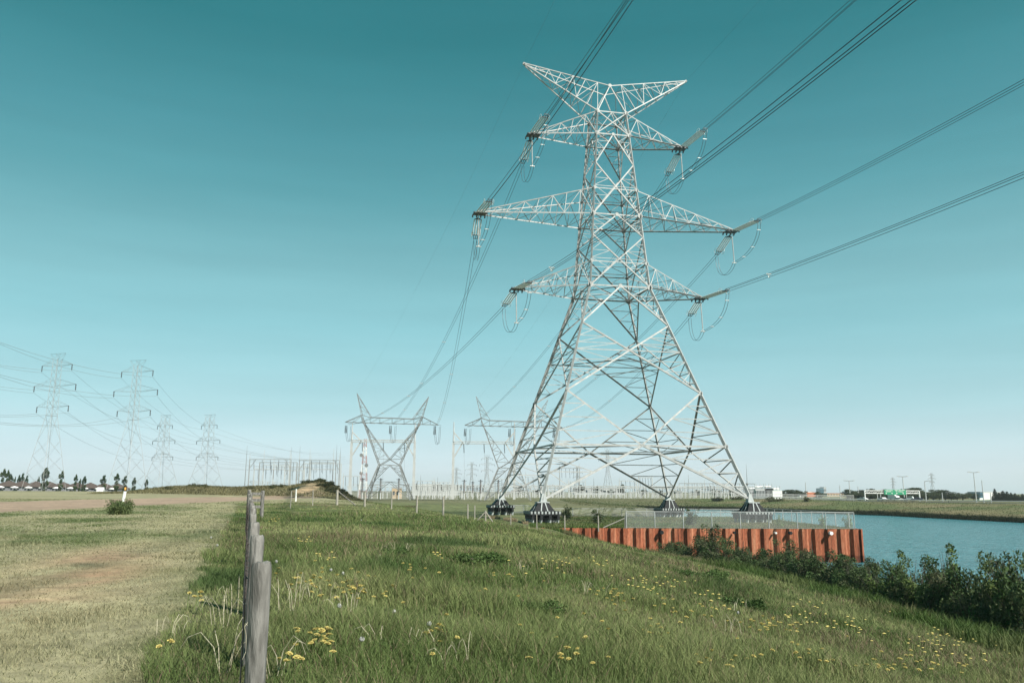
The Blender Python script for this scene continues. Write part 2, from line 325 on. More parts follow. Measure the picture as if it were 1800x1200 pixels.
# ------------------------------------------------------------------ ground
PATHN = [(-80, 20), (-30, 47), (-31, 63), (-34, 103), (-33, 140), (-34, 152)]
PATHF = [(-110, 60), (-54, 85), (-53, 108), (-47, 140), (-42, 152)]
def ground_col(x, y):
    d, sg = seg_d(x, y, T); s = d * sg; n1 = fbm(x, y, 5, 21)[:, None]; n2 = fbm(x, y, 1.3, 25)[:, None]; n3 = fbm(x, y, 22, 28)[:, None]
    mead = np.array([.085, .105, .04]); dry = np.array([.17, .14, .08]); lawn = np.array([.27, .25, .155]); lg = np.array([.11, .135, .06]); dirt = np.array([.31, .23, .17]); far = np.array([.13, .13, .07])
    k = np.clip((n1 - .45) * 3.2, 0, 1); c = mead * (1 - k) + dry * k * .7 + mead * k * .3
    ex = np.interp(y, [p[1] for p in EDGE], [p[0] for p in EDGE]); ex = np.where(y > 68, -22.8 - (y - 68) * .33, ex)
    left = sm((ex + .25 * (fbm(x, y, .8, 31) - .5) * 2 - x) / .25)
    beyond = sm((y - 80 + (x + 12) * -.2) / 6) * sm((s - 14) / 4)
    lm = np.maximum(left, beyond)[:, None]
    xs = x * math.cos(.3) + y * math.sin(.3); ys = -x * math.sin(.3) + y * math.cos(.3)
    kk = (np.clip((fbm(xs, ys * .45, 3.2, 41) - .42) * 4, 0, 1) * (1 - .75 * sm((y - 55) / 25)))[:, None]; L = lawn * (1 - kk) + lg * kk
    band = np.exp(-((x - ex + 2.2) / 1.3) ** 2)[:, None]; L = L * (1 - .5 * band) + np.array([.36, .33, .20]) * .5 * band
    ruts = np.exp(-((x + 4.9 + .19 * y + .5 * np.sin(y * .4)) / 1.0) ** 2)[:, None] * np.clip((fbm(x * 1.5, y * .6, 2.0, 47)[:, None] - .28) * 5, 0, 1) * (np.clip((24 - y) / 8, 0, 1)[:, None])
    L = L * (1 - .8 * ruts) + np.array([.33, .19, .125]) * .8 * ruts
    c = c * (1 - lm) + L * lm
    poly = PATHN + PATHF[::-1]; ins = inside(x, y, poly); dp, _ = seg_d(x, y, poly + [poly[0]]); pm = np.where(ins, sm(dp / 1.5 + .2), 0)[:, None]
    c = c * (1 - pm) + (dirt * (.85 + .3 * n2)) * pm
    low = sm((-s) / 3)[:, None]; c = c * (1 - low) + (np.array([.12, .135, .06]) * (.75 + .6 * n1)) * low
    fr = sm((y - 180) / 60)[:, None]; c = c * (1 - fr) + (far * (.7 + .6 * n3)) * fr
    rid = (np.exp(-((y - 160) / 12) ** 2) * sm((x + 78) / 12) * (1 - sm((x + 28) / 8)))[:, None]
    c = c * (1 - rid) + (np.array([.16, .14, .075]) * (.6 + .8 * fbm(x, y, 5, 51)[:, None])) * rid
    bare = (np.exp(-((x + 38.6) / 2.6) ** 2 - ((y - 153) / 4.0) ** 2))[:, None]; bare = np.clip((bare - .35) * 3 + (n2 - .5), 0, 1)
    c = c * (1 - bare) + np.array([.40, .29, .18]) * bare
    # far bank across the canal
    inb = inside(x, y, NEAR + FAR[1:]); df, _ = seg_d(x, y, FAR); dn, _ = seg_d(x, y, NEAR)
    fb = (sm((x - 60) / 20) * ((df < dn) | ~inb))[:, None]; q = np.clip((fbm(x, y, 14, 61)[:, None] - .4) * 3, 0, 1)
    c = c * (1 - fb) + (np.array([.095, .115, .045]) * (1 - q) + np.array([.18, .15, .085]) * q) * fb
    z = H(x, y); wet_shade = (sm((WATER + 1.5 + .4 * (fbm(x, y, 6, 71) - .5) * 2 - z) / .5) * inb)[:, None]; c = c * (1 - wet_shade) + np.array([.02, .024, .011]) * wet_shade  # near-black low bank: wet ground plus the overhang's shade put into the colour
    return c * (.82 + .36 * n2)
def axis(lo, hi, n0, near_lo, near_hi, step, grow):
    a = list(np.arange(near_lo, near_hi, step)); st = step; v = near_hi
    while v < hi: a.append(v); v += st; st *= grow
    a.append(hi); st = step; v = near_lo - step; b = []
    while v > lo: b.append(v); st *= grow; v -= st
    b.append(lo); return np.array(b[::-1] + a)
gx = axis(-1700, 1700, 0, -32, 40, .5, 1.035); gy = axis(-280, 2600, 0, 0, 100, .5, 1.022)
GX, GY = np.meshgrid(gx, gy); gxf, gyf = GX.ravel(), GY.ravel(); gz = H(gxf, gyf)
nx, ny = len(gx), len(gy); idx = np.arange(nx * ny).reshape(ny, nx)
fc = np.stack([idx[:-1, :-1], idx[:-1, 1:], idx[1:, 1:], idx[1:, :-1]], -1).reshape(-1, 4)
gc = np.concatenate([ground_col(gxf, gyf), np.ones((len(gxf), 1))], 1)
g = npmesh('ground', np.stack([gxf, gyf, gz], 1), fc, M['groundm'], gc); g.data.shade_smooth(); tag(g, kind='structure')
m = MB(); m.add([(-8, -250, WATER), (160, -250, WATER), (160, 380, WATER), (-8, 380, WATER)], [(0, 1, 2, 3)]); tag(m.build('water', M['water']), kind='structure')

# ------------------------------------------------------------------ grass
def blades(n, x, y, hgt, wid, col, lean, segs=2, z=None, headx=0):
    """n curved tapering blades; returns co, faces, colours"""
    z0 = H(x, y) if z is None else z
    az = rng.uniform(0, 2 * np.pi, n); la = rng.uniform(0, 2 * np.pi, n); le = lean * rng.uniform(.2, 1, n) * hgt
    wx, wy = np.cos(az) * wid / 2, np.sin(az) * wid / 2; lx, ly = np.cos(la) * le, np.sin(la) * le
    rows = []; ts = [0, .5, 1.] if segs == 2 else [0, .4, .75, 1.]
    for t in ts:
        k = (1 - t) ** .7 if t < 1 else 0.06
        cx = x + lx * t * t; cy = y + ly * t * t; cz = z0 - .02 + hgt * (t - .25 * lean * t * t)
        rows.append(np.stack([cx - wx * k, cy - wy * k, cz], 1)); rows.append(np.stack([cx + wx * k, cy + wy * k, cz], 1))
    m_ = len(rows); co = np.stack(rows, 1).reshape(-1, 3); b = np.arange(n)[:, None] * m_
    fs = np.concatenate([b + np.array([[2 * i, 2 * i + 1, 2 * i + 3, 2 * i + 2]]) for i in range(len(ts) - 1)], 0)
    cc = np.repeat(np.concatenate([col, np.ones((n, 1))], 1), m_, 0)
    return co, fs, cc
def merge(lst):
    off = 0; C, F, K = [], [], []
    for c, f, k in lst: C.append(c); F.append(f + off); K.append(k); off += len(c)
    return np.concatenate(C), np.concatenate(F), np.concatenate(K)
def ring_pts(d0, d1, dens, x_lo=-.72, x_hi=.72):
    n = int((x_hi - x_lo) / 2 * (d1 * d1 - d0 * d0) * dens); y = np.sqrt(rng.uniform(d0 * d0, d1 * d1, n)); return rng.uniform(x_lo, x_hi, n) * y, y
def zone(x, y):
    ex = np.interp(y, [p[1] for p in EDGE], [p[0] for p in EDGE]); ex = np.where(y > 68, -22.8 - (y - 68) * .33, ex)
    ex = ex + .3 * (fbm(x, y, .8, 31) - .5) * 2
    d, sg = seg_d(x, y, T); s = d * sg
    beyond = ((y - 80 + (x + 12) * -.2) > 3) & (s > 15)
    return ex, s, (x < ex) | beyond
K_ = 1.0
mead_l, lawn_l, bank_l = [], [], []
def pal(x, y, kind):
    n = len(x); v = rng.uniform(.7, 1.3, n)[:, None]; a = fbm(x, y, 3.5, 81)[:, None]; b = fbm(x, y, 1.1, 85)[:, None]; big = fbm(x, y, 11, 88)[:, None]
    if kind == 'm':
        g1 = np.array([.115, .16, .053]); g2 = np.array([.265, .29, .125]); br = np.array([.235, .185, .12])
        k = np.clip((a - .35) * 2.5, 0, 1); c = g1 * (1 - k) + g2 * k
        d = ((rng.uniform(0, 1, n)[:, None] < (.10 + .6 * np.clip((big * .6 + b * .4 - .55) * 4, 0, 1)))) * 1.0
        c = c * (1 - d) + br * d; dk = .8 * np.clip((fbm(x, y, 3.0, 66)[:, None] - .64) * 8, 0, 1); return (c * (1 - dk) + np.array([.05, .10, .03]) * dk) * v
    if kind == 'l':
        g1 = np.array([.21, .24, .115]); g2 = np.array([.50, .46, .31]); ex_ = np.interp(y, [p[1] for p in EDGE], [p[0] for p in EDGE]); st_ = np.exp(-((x - ex_ + 1.6) / 1.5) ** 2)[:, None]; xs = x * math.cos(.3) + y * math.sin(.3); ys = -x * math.sin(.3) + y * math.cos(.3); pt_ = fbm(xs, ys * .45, 3.2, 41)[:, None]
        k = np.clip((a * .3 + b * .3 + (1 - pt_) * .6 - .56) * 6 + .9 * st_ + .8 * sm((y - 55) / 25)[:, None], 0, 1)
        r = (rng.uniform(0, 1, n)[:, None] < .30) * 1.0; k = np.clip(k * .75 + r * .4, 0, 1); g1 = np.array([.10, .14, .05]); g2 = np.array([.335, .315, .195]); rr_ = np.exp(-((x + 4.9 + .19 * y + .5 * np.sin(y * .4)) / 1.6) ** 2)[:, None] * np.clip((24 - y) / 8, 0, 1)[:, None]; C_ = g1 * (1 - k) + g2 * k; C_ = C_ * (1 - .42 * rr_) + np.array([.31, .21, .14]) * .42 * rr_; return C_ * v
    g1 = np.array([.08, .13, .035]); g2 = np.array([.17, .16, .08]); k = np.clip((a - .4) * 3, 0, 1); return (g1 * (1 - k) + g2 * k) * v
for d0, d1, dens, wid, segs in ((5.5, 10, 1300, .009, 3), (10, 16, 850, .012, 2), (16, 26, 420, .019, 2), (26, 42, 170, .032, 2), (42, 70, 60, .055, 2), (70, 110, 20, .09, 2)):
    x, y = ring_pts(d0, d1, dens * K_); ex, s, lawn = zone(x, y); n1 = fbm(x, y, 1.6, 91); nn = fbm(x, y, 6, 95)
    mm_ = (~lawn) & (s > -3.5) & ((s > -1.5) | (y < 80)); X, Y = x[mm_], y[mm_]; n = len(X)
    hh = (.10 + .34 * np.clip((n1[mm_] - .25) * 1.6, 0, 1) ** 1.5) * rng.uniform(.5, 1.25, n) * (.8 + .5 * np.clip((nn[mm_] - .4) * 2, 0, 1)); hh = hh * np.where(X < FEN(Y) + .1, .7, 1) * (1 - .5 * sm((Y - 35) / 25))
    mead_l.append(blades(n, X, Y, hh, wid * rng.uniform(.6, 1.3, n), pal(X, Y, 'm'), .75, segs))
    poly = PATHN + PATHF[::-1]
    lm = lawn & ~inside(x, y, poly); X, Y = x[lm], y[lm]
    rut = np.exp(-((X + 4.9 + .19 * Y + .5 * np.sin(Y * .4)) / 1.0) ** 2) * np.clip((fbm(X * 1.5, Y * .6, 2.0, 47) - .28) * 5, 0, 1) * np.clip((24 - Y) / 8, 0, 1)
    kp = rng.uniform(0, 1, len(X)) > np.minimum(rut * 1.1, .75); X, Y = X[kp], Y[kp]; n = len(X)
    lawn_l.append(blades(n, X, Y, rng.uniform(.025, .085, n) * (1 + 1.2 * np.clip((fbm(X, Y, 1.2, 97) - .55) * 4, 0, 1)), wid * rng.uniform(.7, 1.2, n), pal(X, Y, 'l'), 1.0, 2))
c, f, k = merge(mead_l); tag(npmesh('meadow_grass', c, f, M['grass'], k), 'tall green meadow grass covering the slope right of the timber fence', 'grass', kind='stuff')
c, f, k = merge(lawn_l); tag(npmesh('mown_grass', c, f, M['grass'], k), 'short dry mown grass on the flat field left of the fence', 'grass', kind='stuff')

# ------------------------------------------------------------------ platform in the canal
PZ = -2.1; PLAT = [(1.0, 84.26), (35.4, 84.26), (38.6, 134.5), (3, 134.5)]
def pz(y): return PZ - .38 * (y - 84) / 50
m = MB(); vs = [(x, y, pz(y)) for x, y in PLAT] + [(x, y, -8) for x, y in PLAT]; m.add(vs, [(0, 1, 2, 3), (0, 4, 5, 1), (1, 5, 6, 2), (2, 6, 7, 3), (3, 7, 4, 0)])
M['plat'] = mat('platform_turf', (.10, .115, .05), .95, 0, .25, .8, .5, (.19, .165, .10))
tag(m.build('platform_terrain', M['plat']), kind='structure')
n = 42000; x = rng.uniform(2, 38.5, n); y = 84.5 + rng.uniform(0, 1, n) ** 1.3 * 50; ok = (x < 35.3 + (y - 84) * .06); x, y = x[ok], y[ok]; n = len(x)
c, f, k = blades(n, x, y, rng.uniform(.1, .34, n) * (.6 + .8 * fbm(x, y, 4, 99)), np.full(n, .08), pal(x, y, 'b'), .6, 2, z=np.maximum(pz(y), H(x, y)))
tag(npmesh('platform_grass', c, f, M['grass'], k), 'rough grass growing on the platform around the big pylon feet', 'grass', kind='stuff')
def sheet_wall(name, a, b, label):
    tz = (lambda y: PZ) if a[1] == b[1] else pz
    a = Vector((*a, 0)); b = Vector((*b, 0)); d = (b - a).normalized(); nrm = Vector((d.y, -d.x, 0)); L = (b - a).length; pts = []; s = 0; dep = .30
    while s < L:
        for ds, o in ((0, 0), (.42, 0), (.62, dep), (1.08, dep)):
            if s + ds <= L: pts.append(a + d * (s + ds) - nrm * (dep - o))
        s += 1.30
    pts.append(b - nrm * dep); mb = MB(); vs = []
    for p in pts:
        t = tz(p.y) + .03
        vs += [(p.x, p.y, -8.2), (p.x, p.y, t), (p.x - nrm.x * .03, p.y - nrm.y * .03, t), (p.x - nrm.x * .03, p.y - nrm.y * .03, -8.2)]
    fs = []
    for i in range(len(pts) - 1):
        p, q = 4 * i, 4 * (i + 1); fs += [(p, q, q + 1, p + 1), (p + 1, q + 1, q + 2, p + 2), (p + 2, q + 2, q + 3, p + 3)]
    mb.add(vs, fs); return tag(mb.build(name, M['pile']), label, 'retaining wall')
sw = sheet_wall('sheet_pile_wall', (3.0, 83.8), (35.9, 83.8), 'rusty orange corrugated sheet pile wall facing the meadow, topped by the wire fence')
sheet_wall('sheet_pile_wall', (35.93, 83.8), (39.0, 134.9), 'rusty sheet pile wall on the canal side of the pylon platform, seen edge on')
# lifting holes and fittings on the wall
for px, ww, mt in ((1390, .16, 'dark'), (1164, .2, 'dark'), (1292, .12, 'dark'), (1364, .1, 'white'), (1461, .18, 'white')):
    p = P(px, 934, 83.7); mb = MB(); mb.tube([(p.x, 83.9, p.z), (p.x, 83.35, p.z)], ww, 10); mb.build('drain_pipe', M[mt], sw)
# chain link fence round the platform
def chain_fence(name, segs, h, label, mt='chain', pr=.05, gap=2.9, zf=None, pm='steel'):
    fo = empty(name, (segs[0][0][0], segs[0][0][1], 0), label, 'fence'); off = Vector(fo.location)
    rail = MB(); low = MB(); mesh = MB()
    for a, b in segs:
        a = Vector(a); b = Vector(b); L = (b - a).length; n = max(1, round(L / gap))
        zz = lambda p: (PZ if zf is None else zf(p))
        last = None
        for i in range(n + 1):
            p = a + (b - a) * i / n; z = zz(p); mb = MB(); mb.tube([Vector((p.x, p.y, z - .1)) - off, Vector((p.x, p.y, z + h)) - off], pr, 8); mb.build('post', M[pm], fo)
            if last is not None:
                q, zq = last
                rail.tube([Vector((q.x, q.y, zq + h)) - off, Vector((p.x, p.y, z + h)) - off], pr * .8, 6)
                low.tube([Vector((q.x, q.y, zq + .08)) - off, Vector((p.x, p.y, z + .08)) - off], pr * .25, 4)
                mesh.add([Vector((q.x, q.y, zq + .05)) - off, Vector((p.x, p.y, z + .05)) - off, Vector((p.x, p.y, z + h - .03)) - off, Vector((q.x, q.y, zq + h - .03)) - off], [(0, 1, 2, 3)])
            last = (p, z)
    rail.build('rail', M[pm], fo); low.build('tension_wire', M[pm], fo); mesh.build('wire_mesh', M[mt], fo); return fo
chain_fence('chain_link_fence', [((11.8, 84.3), (35.2, 84.3))], 1.68, 'grey chain link fence along the top of the rusty wall')
chain_fence('chain_link_fence', [((35.3, 85.8), (38.3, 133))], 1.6, 'chain link fence on the canal side of the platform, at right angles to the wall', gap=4.5, zf=lambda p: pz(p.y))
chain_fence('chain_link_fence', [((-2, 134.5), (38.2, 133.8))], 1.3, 'chain link fence at the back of the platform, behind the pylon feet', gap=4.2, zf=lambda p: max(pz(p.y), h1(p.x, p.y)))

# ------------------------------------------------------------------ the great lattice pylon
TX, TY, PHI = 14.4892, 115.0, 0.1974
LV = dict(foot=.556, belt=7.42, kn=14.63, a3b=30.27, a3t=33.86, a2b=41.2, a2t=45.24, a1b=54.12, A=57.84, te=65.5, ap=62.53)
H0, HW, HA = 13.725, 4.412, 2.2507; ARM = {1: 12.184, 2: 20.106, 3: 14.5}; LE = 13.116
def hw(z): return H0 + (HW - H0) * (z - LV['foot']) / (LV['a3b'] - LV['foot']) if z < LV['a3b'] else HW + (HA - HW) * (z - LV['a3b']) / (LV['A'] - LV['a3b'])
tw = empty('lattice_pylon', (TX, TY, LV['foot']), 'tall grey lattice pylon with three pairs of arms and V shaped peaks beside canal', 'pylon', rz=PHI)
O3 = Vector((0, 0, LV['foot']))
CR = {(i, j): Vector((i, j, 0)) for i in (-1, 1) for j in (-1, 1)}
def cp(i, j, z): h_ = hw(z); return Vector((i * h_, j * h_, z)) - O3
for (i, j) in CR:
    m = MB()
    for z0, z1, w in ((LV['foot'], LV['kn'], .42), (LV['kn'], LV['a3b'], .38), (LV['a3b'], LV['a2b'], .32), (LV['a2b'], LV['A'], .27)):
        m.bar(cp(i, j, z0), cp(i, j, z1), w, (i, j, 0))
    m.build('leg', M['steel'], tw)
FACES = [((-1, -1), (1, -1), (0, -1, 0)), ((1, -1), (1, 1), (1, 0, 0)), ((1, 1), (-1, 1), (0, 1, 0)), ((-1, 1), (-1, -1), (-1, 0, 0))]
QL = 24.4; UL = [37.9, 49.3]
def lerp(a, b, t): return a + (b - a) * t
def truss(m, a0, a1, b0, b1, n, w, ref, ladder=True, flip=False):
    """zigzag between two members a0-a1 and b0-b1"""
    for i in range(1, n + 1):
        t0, t1 = (i - 1) / n, i / n
        pa, pb = lerp(a0, a1, t1), lerp(b0, b1, t1)
        if ladder and i < n: m.bar(pa, pb, w, ref)
        if (i + flip) % 2: m.bar(lerp(a0, a1, t0), pb, w, ref)
        else: m.bar(lerp(b0, b1, t0), pa, w, ref)
def redun(m, apex, la, da, n, w, ref):
    """secondary bracing in the triangle apex-la-da (leg side, diagonal side): rungs and zigzags"""
    pl = [lerp(apex, la, i / n) for i in range(n + 1)]; pd = [lerp(apex, da, i / n) for i in range(n + 1)]
    for i in range(1, n):
        m.bar(pl[i], pd[i], w, ref); m.bar(pl[i + 1] if i % 2 else pl[i + 1], pd[i], w, ref)
for c0, c1, nr in FACES:
    m = MB()
    a = lambda z: cp(*c0, z); b = lambda z: cp(*c1, z); mid = lambda z: (a(z) + b(z)) / 2
    # feet -> middle of the belt
    z0, z1, z2, z3 = LV['foot'], LV['belt'], LV['kn'], QL
    m.bar(a(z0), mid(z1), .30, nr); m.bar(b(z0), mid(z1), .30, nr); m.bar(a(z1), b(z1), .26, nr)
    m.bar(a(z2), mid(z1), .26, nr); m.bar(b(z2), mid(z1), .26, nr)
    for p in (a, b):
        redun(m, p(z0), p(z1), mid(z1), 4, .13, nr)
        # upper V
        tri = [lerp(p(z2), p(z1), t) for t in (.25, .5, .75, 1)]; dg = [lerp(p(z2), mid(z1), t) for t in (.25, .5, .75, 1)]
        for k_ in range(3): m.bar(tri[k_], dg[k_], .12, nr); m.bar(tri[k_ + 1], dg[k_], .12, nr)
    # X panel kn - QL
    m.bar(a(z2), b(z3), .24, nr); m.bar(b(z2), a(z3), .24, nr)
    h2, h3 = hw(z2), hw(z3); tx = h2 / (h2 + h3); zx = z2 + (z3 - z2) * tx; ctr = mid(zx)
    m.bar(a(zx), b(zx), .15, nr)
    for p in (a, b):
        for k_ in (1, 2, 3):
            t = k_ / 4; u_ = lerp(p(z2), ctr, t); m.bar(lerp(p(z2), p(zx), t), u_, .10, nr); m.bar(lerp(p(z2), p(zx), t + .25), u_, .10, nr)
        for k_ in (1, 2, 3):
            t = k_ / 4; u_ = lerp(p(z3), ctr, t); m.bar(lerp(p(z3), p(zx), t), u_, .10, nr); m.bar(lerp(p(z3), p(zx), t + .25), u_, .10, nr)
    # inverted V up to arm 3
    z4 = LV['a3b']; m.bar(a(z3), mid(z4), .22, nr); m.bar(b(z3), mid(z4), .22, nr); m.bar(a(z4), b(z4), .22, nr)
    for p in (a, b): redun(m, p(z3), p(z4), mid(z4), 4, .09, nr)
    # upper shaft
    for zl, zu, zt, ztop in ((LV['a3b'], UL[0], LV['a2b'], LV['a3t']), (LV['a2b'], UL[1], LV['a1b'], LV['a2t'])):
        m.bar(a(zl), b(zu), .2, nr); m.bar(b(zl), a(zu), .2, nr); m.bar(a(zu), mid(zt), .18, nr); m.bar(b(zu), mid(zt), .18, nr)
        m.bar(a(zt), b(zt), .2, nr); m.bar(a(ztop), b(ztop), .16, nr)
        hl, hu = hw(zl), hw(zu); zx2 = zl + (zu - zl) * hl / (hl + hu); c2 = mid(zx2); m.bar(a(zx2), b(zx2), .09, nr)
        for p in (a, b):
            redun(m, p(zu), p(zt), mid(zt), 4, .08, nr)
            for e in (zl, zu):
                for t in (.33, .66):
                    u_ = lerp(p(e), c2, t); m.bar(lerp(p(e), p(zx2), t), u_, .08, nr); m.bar(lerp(p(e), p(zx2), min(t + .33, 1)), u_, .08, nr)
    zl, zu = LV['a1b'], LV['A']; m.bar(a(zl), b(zu), .16, nr); m.bar(b(zl), a(zu), .16, nr); m.bar(a(zu), b(zu), .18, nr)
    m.bar(a(zl), mid(zu), .09, nr); m.bar(b(zl), mid(zu), .09, nr)
    m.build('face_bracing', M['steel'], tw)
    for z, r_ in ((LV['a3b'], .55), (LV['a2b'], .5), (LV['a1b'], .42), (LV['A'], .4), (LV['a3t'], .38), (LV['a2t'], .36), (LV['kn'], .4), (LV['belt'], .4)):
        for p in (a, b): g_ = MB(); g_.plate(p(z) + Vector(nr) * .12, nr, r_ * .78, .03, 7); g_.build('gusset_plate', M['steel'], tw)
        if z in (LV['a3b'], LV['a2b'], LV['a1b'], LV['belt']): g_ = MB(); g_.plate(mid(z) + Vector(nr) * .12, nr, r_ * .58, .03, 7); g_.build('gusset_plate', M['steel'], tw)
for z, w in ((LV['belt'], .16), (LV['kn'] + 4.6, .14), (LV['a3b'], .12), (LV['a2b'], .1), (LV['a1b'], .1), (LV['A'], .09)):
    q = [(cp(-1, -1, z) + cp(1, -1, z)) / 2, (cp(1, -1, z) + cp(1, 1, z)) / 2, (cp(1, 1, z) + cp(-1, 1, z)) / 2, (cp(-1, 1, z) + cp(-1, -1, z)) / 2]
    m = MB()
    for i in range(4): m.bar(q[i], q[(i + 1) % 4], w, (0, 0, 1))
    if z > 25: m.bar(cp(-1, -1, z), cp(1, 1, z), w, (0, 0, 1)); m.bar(cp(1, -1, z), cp(-1, 1, z), w, (0, 0, 1))
    m.build('plan_bracing', M['steel'], tw)
TIPS = {}
for k_, (zb, zt, n) in {1: (LV['a1b'], LV['A'], 5), 2: (LV['a2b'], LV['a2t'], 8), 3: (LV['a3b'], LV['a3t'], 6)}.items():
    for s_ in (-1, 1):
        m = MB(); L = ARM[k_]; e = .45
        tf, tb = Vector((s_ * L, -e, zb)) - O3, Vector((s_ * L, e, zb)) - O3; uf, ub = tf + Vector((-s_ * .9, 0, .35)), tb + Vector((-s_ * .9, 0, .35))
        bf, bb, cf, cb = cp(s_, -1, zb), cp(s_, 1, zb), cp(s_, -1, zt), cp(s_, 1, zt)
        for p, q, w in ((bf, tf, .2), (bb, tb, .2), (cf, uf, .15), (cb, ub, .15), (uf, tf, .15), (ub, tb, .15), (tf, tb, .25), (uf, ub, .1)): m.bar(p, q, w, (0, 0, 1) if w > .16 else (0, -1, 0))
        truss(m, bf, tf, cf, uf, n, .085, (0, -1, 0)); truss(m, bb, tb, cb, ub, n, .085, (0, 1, 0)); truss(m, bf, tf, bb, tb, n, .085, (0, 0, -1)); truss(m, cf, uf, cb, ub, n, .07, (0, 0, 1), flip=True)
        for t in (.25, .5, .75): m.bar(lerp(bf, tf, t), lerp(cb, ub, t), .06)
        m.build('crossarm', M['steel'], tw)
        hd = MB(); hd.box((s_ * (L - .45), 0, zb - .12 - O3.z), (1.9, 1.3, .12))
        for a_ in (-.9, -.3, .3, .9):
            for b_ in (-.75, .75): hd.tube([(s_ * (L - .45) + a_, b_ * .9, zb - .1 - O3.z), (s_ * (L - .45) + a_, b_ * 1.25, zb - .38 - O3.z)], .11, 6)
        hd.build('attachment_plate', M['hard'], tw)
        c_, sn = math.cos(PHI), math.sin(PHI); TIPS[(k_, s_)] = Vector((TX + c_ * s_ * (L - .3), TY + sn * s_ * (L - .3), zb - .15))
for s_ in (-1, 1):
    m = MB(); tip = Vector((s_ * LE, 0, LV['te'])) - O3
    af, ab = Vector((0, -1.5, LV['ap'])) - O3, Vector((0, 1.5, LV['ap'])) - O3; bf, bb = cp(s_, -1, LV['A']), cp(s_, 1, LV['A'])
    e = Vector((0, .18, 0)); tf, tb = tip - e, tip + e
    for p, q, w in ((af, tf, .14), (ab, tb, .14), (bf, tf - Vector((s_*.2, 0, .25)), .17), (bb, tb - Vector((s_*.2, 0, .25)), .17), (bf, af, .15), (bb, ab, .15), (tf, tb, .25)): m.bar(p, q, w, (0, -1, 0))
    if s_ > 0: m.bar(af, ab, .14)
    truss(m, bf, tf, af, tf, 7, .085, (0, -1, 0)); truss(m, bb, tb, ab, tb, 7, .085, (0, 1, 0)); truss(m, bf, tf, bb, tb, 7, .075, (0, 0, -1)); truss(m, af, tf, ab, tb, 7, .07, (0, 0, 1))
    m.plate(tip, (0, 1, 0), .2, .3, 8)
    m.build('earth_wire_peak', M['steel'], tw)
g_ = MB(); g_.plate(Vector((0, -1.6, LV['ap'])) - O3, (0, 1, 0), .30, .03, 7); g_.build('gusset_plate', M['steel'], tw)
# footings
M['foot_pale'] = mat('footing_pale', (.33, .36, .36), .7, 0, .15, 3)
def footing(i, j, label):
    c_, sn = math.cos(PHI), math.sin(PHI); X = TX + c_ * i * H0 - sn * j * H0; Y = TY + sn * i * H0 + c_ * j * H0
    gz_ = max(pz(Y), h1(X, Y)); fo = empty('tower_footing', (X, Y, gz_), label, 'footing', 'steel footings under the big pylon', PHI); t = LV['foot'] - gz_
    m = MB()
    for a_ in (-1.75, -.6, .6, 1.75):
        for b_ in (-1.75, -.6, .6, 1.75): m = MB(); m.tube([(a_, b_, -.3), (a_, b_, .55)], .2, 10); m.build('pile', M['foot_pale'], fo)
    m = MB()
    for a_ in (-1.75, -.6, .6, 1.75): m = MB(); m.box((a_, 0, .75), (.34, 4.5, .5)); m.build('lower_beam', M['dark'], fo)
    m = MB(); m.box((0, 0, 1.24), (4.3, 4.3, .44)); m.build('grillage', M['dark'], fo)
    m = MB()
    for k in range(9):
        o_ = -1.95 + k * .4875
        for q in (-1, 1): m.box((o_, q * 2.14, 1.30), (.24, .08, .30)); m.box((q * 2.14, o_, 1.30), (.08, .24, .30))
    m.build('beam_end', M['foot_pale'], fo)
    m = MB(); m.frustum((0, 0), 1.46, t - .35, 2.9, 2.9, 1.5, 1.5); m.build('pedestal', M['dark'], fo)
    m = MB()
    for k in (-.36, .36):
        for q in (-1, 1):
            for ax in (0, 1):
                def pp(u, v, z): return (u, v, z) if ax == 0 else (v, u, z)
                zt_ = t - .33; vs = [pp(k * 1.3 - .07, q * 1.48, 1.46), pp(k * 1.3 + .07, q * 1.48, 1.46), pp(k * .62 + .07, q * .85, zt_), pp(k * .62 - .07, q * .85, zt_),
                      pp(k * 1.3 - .07, q * 1.2, 1.46), pp(k * 1.3 + .07, q * 1.2, 1.46), pp(k * .62 + .07, q * .6, zt_), pp(k * .62 - .07, q * .6, zt_)]
                m.add(vs, [(0, 1, 2, 3), (5, 4, 7, 6), (4, 0, 3, 7), (1, 5, 6, 2), (3, 2, 6, 7), (0, 4, 5, 1)])
    m.build('stiffener', M['foot_pale'], fo)
    m = MB(); m.box((0, 0, t - .28), (1.7, 1.7, .12)); m.frustum((-i * .2, -j * .2), t - .22, t + .75, .95, .95, .4, .4); m.build('shoe', M['foot_pale'], fo); fo.scale = (.88, .88, 1)
footing(-1, -1, 'dark steel footing nearest the left end of the rusty wall, half behind dry grass')
footing(1, -1, 'dark steel footing behind the chain link fence, rightmost of the four')
footing(1, 1, 'dark steel footing by the back fence, with canal water showing behind it')
footing(-1, 1, 'dark steel footing farthest left, on grass below the dyke')

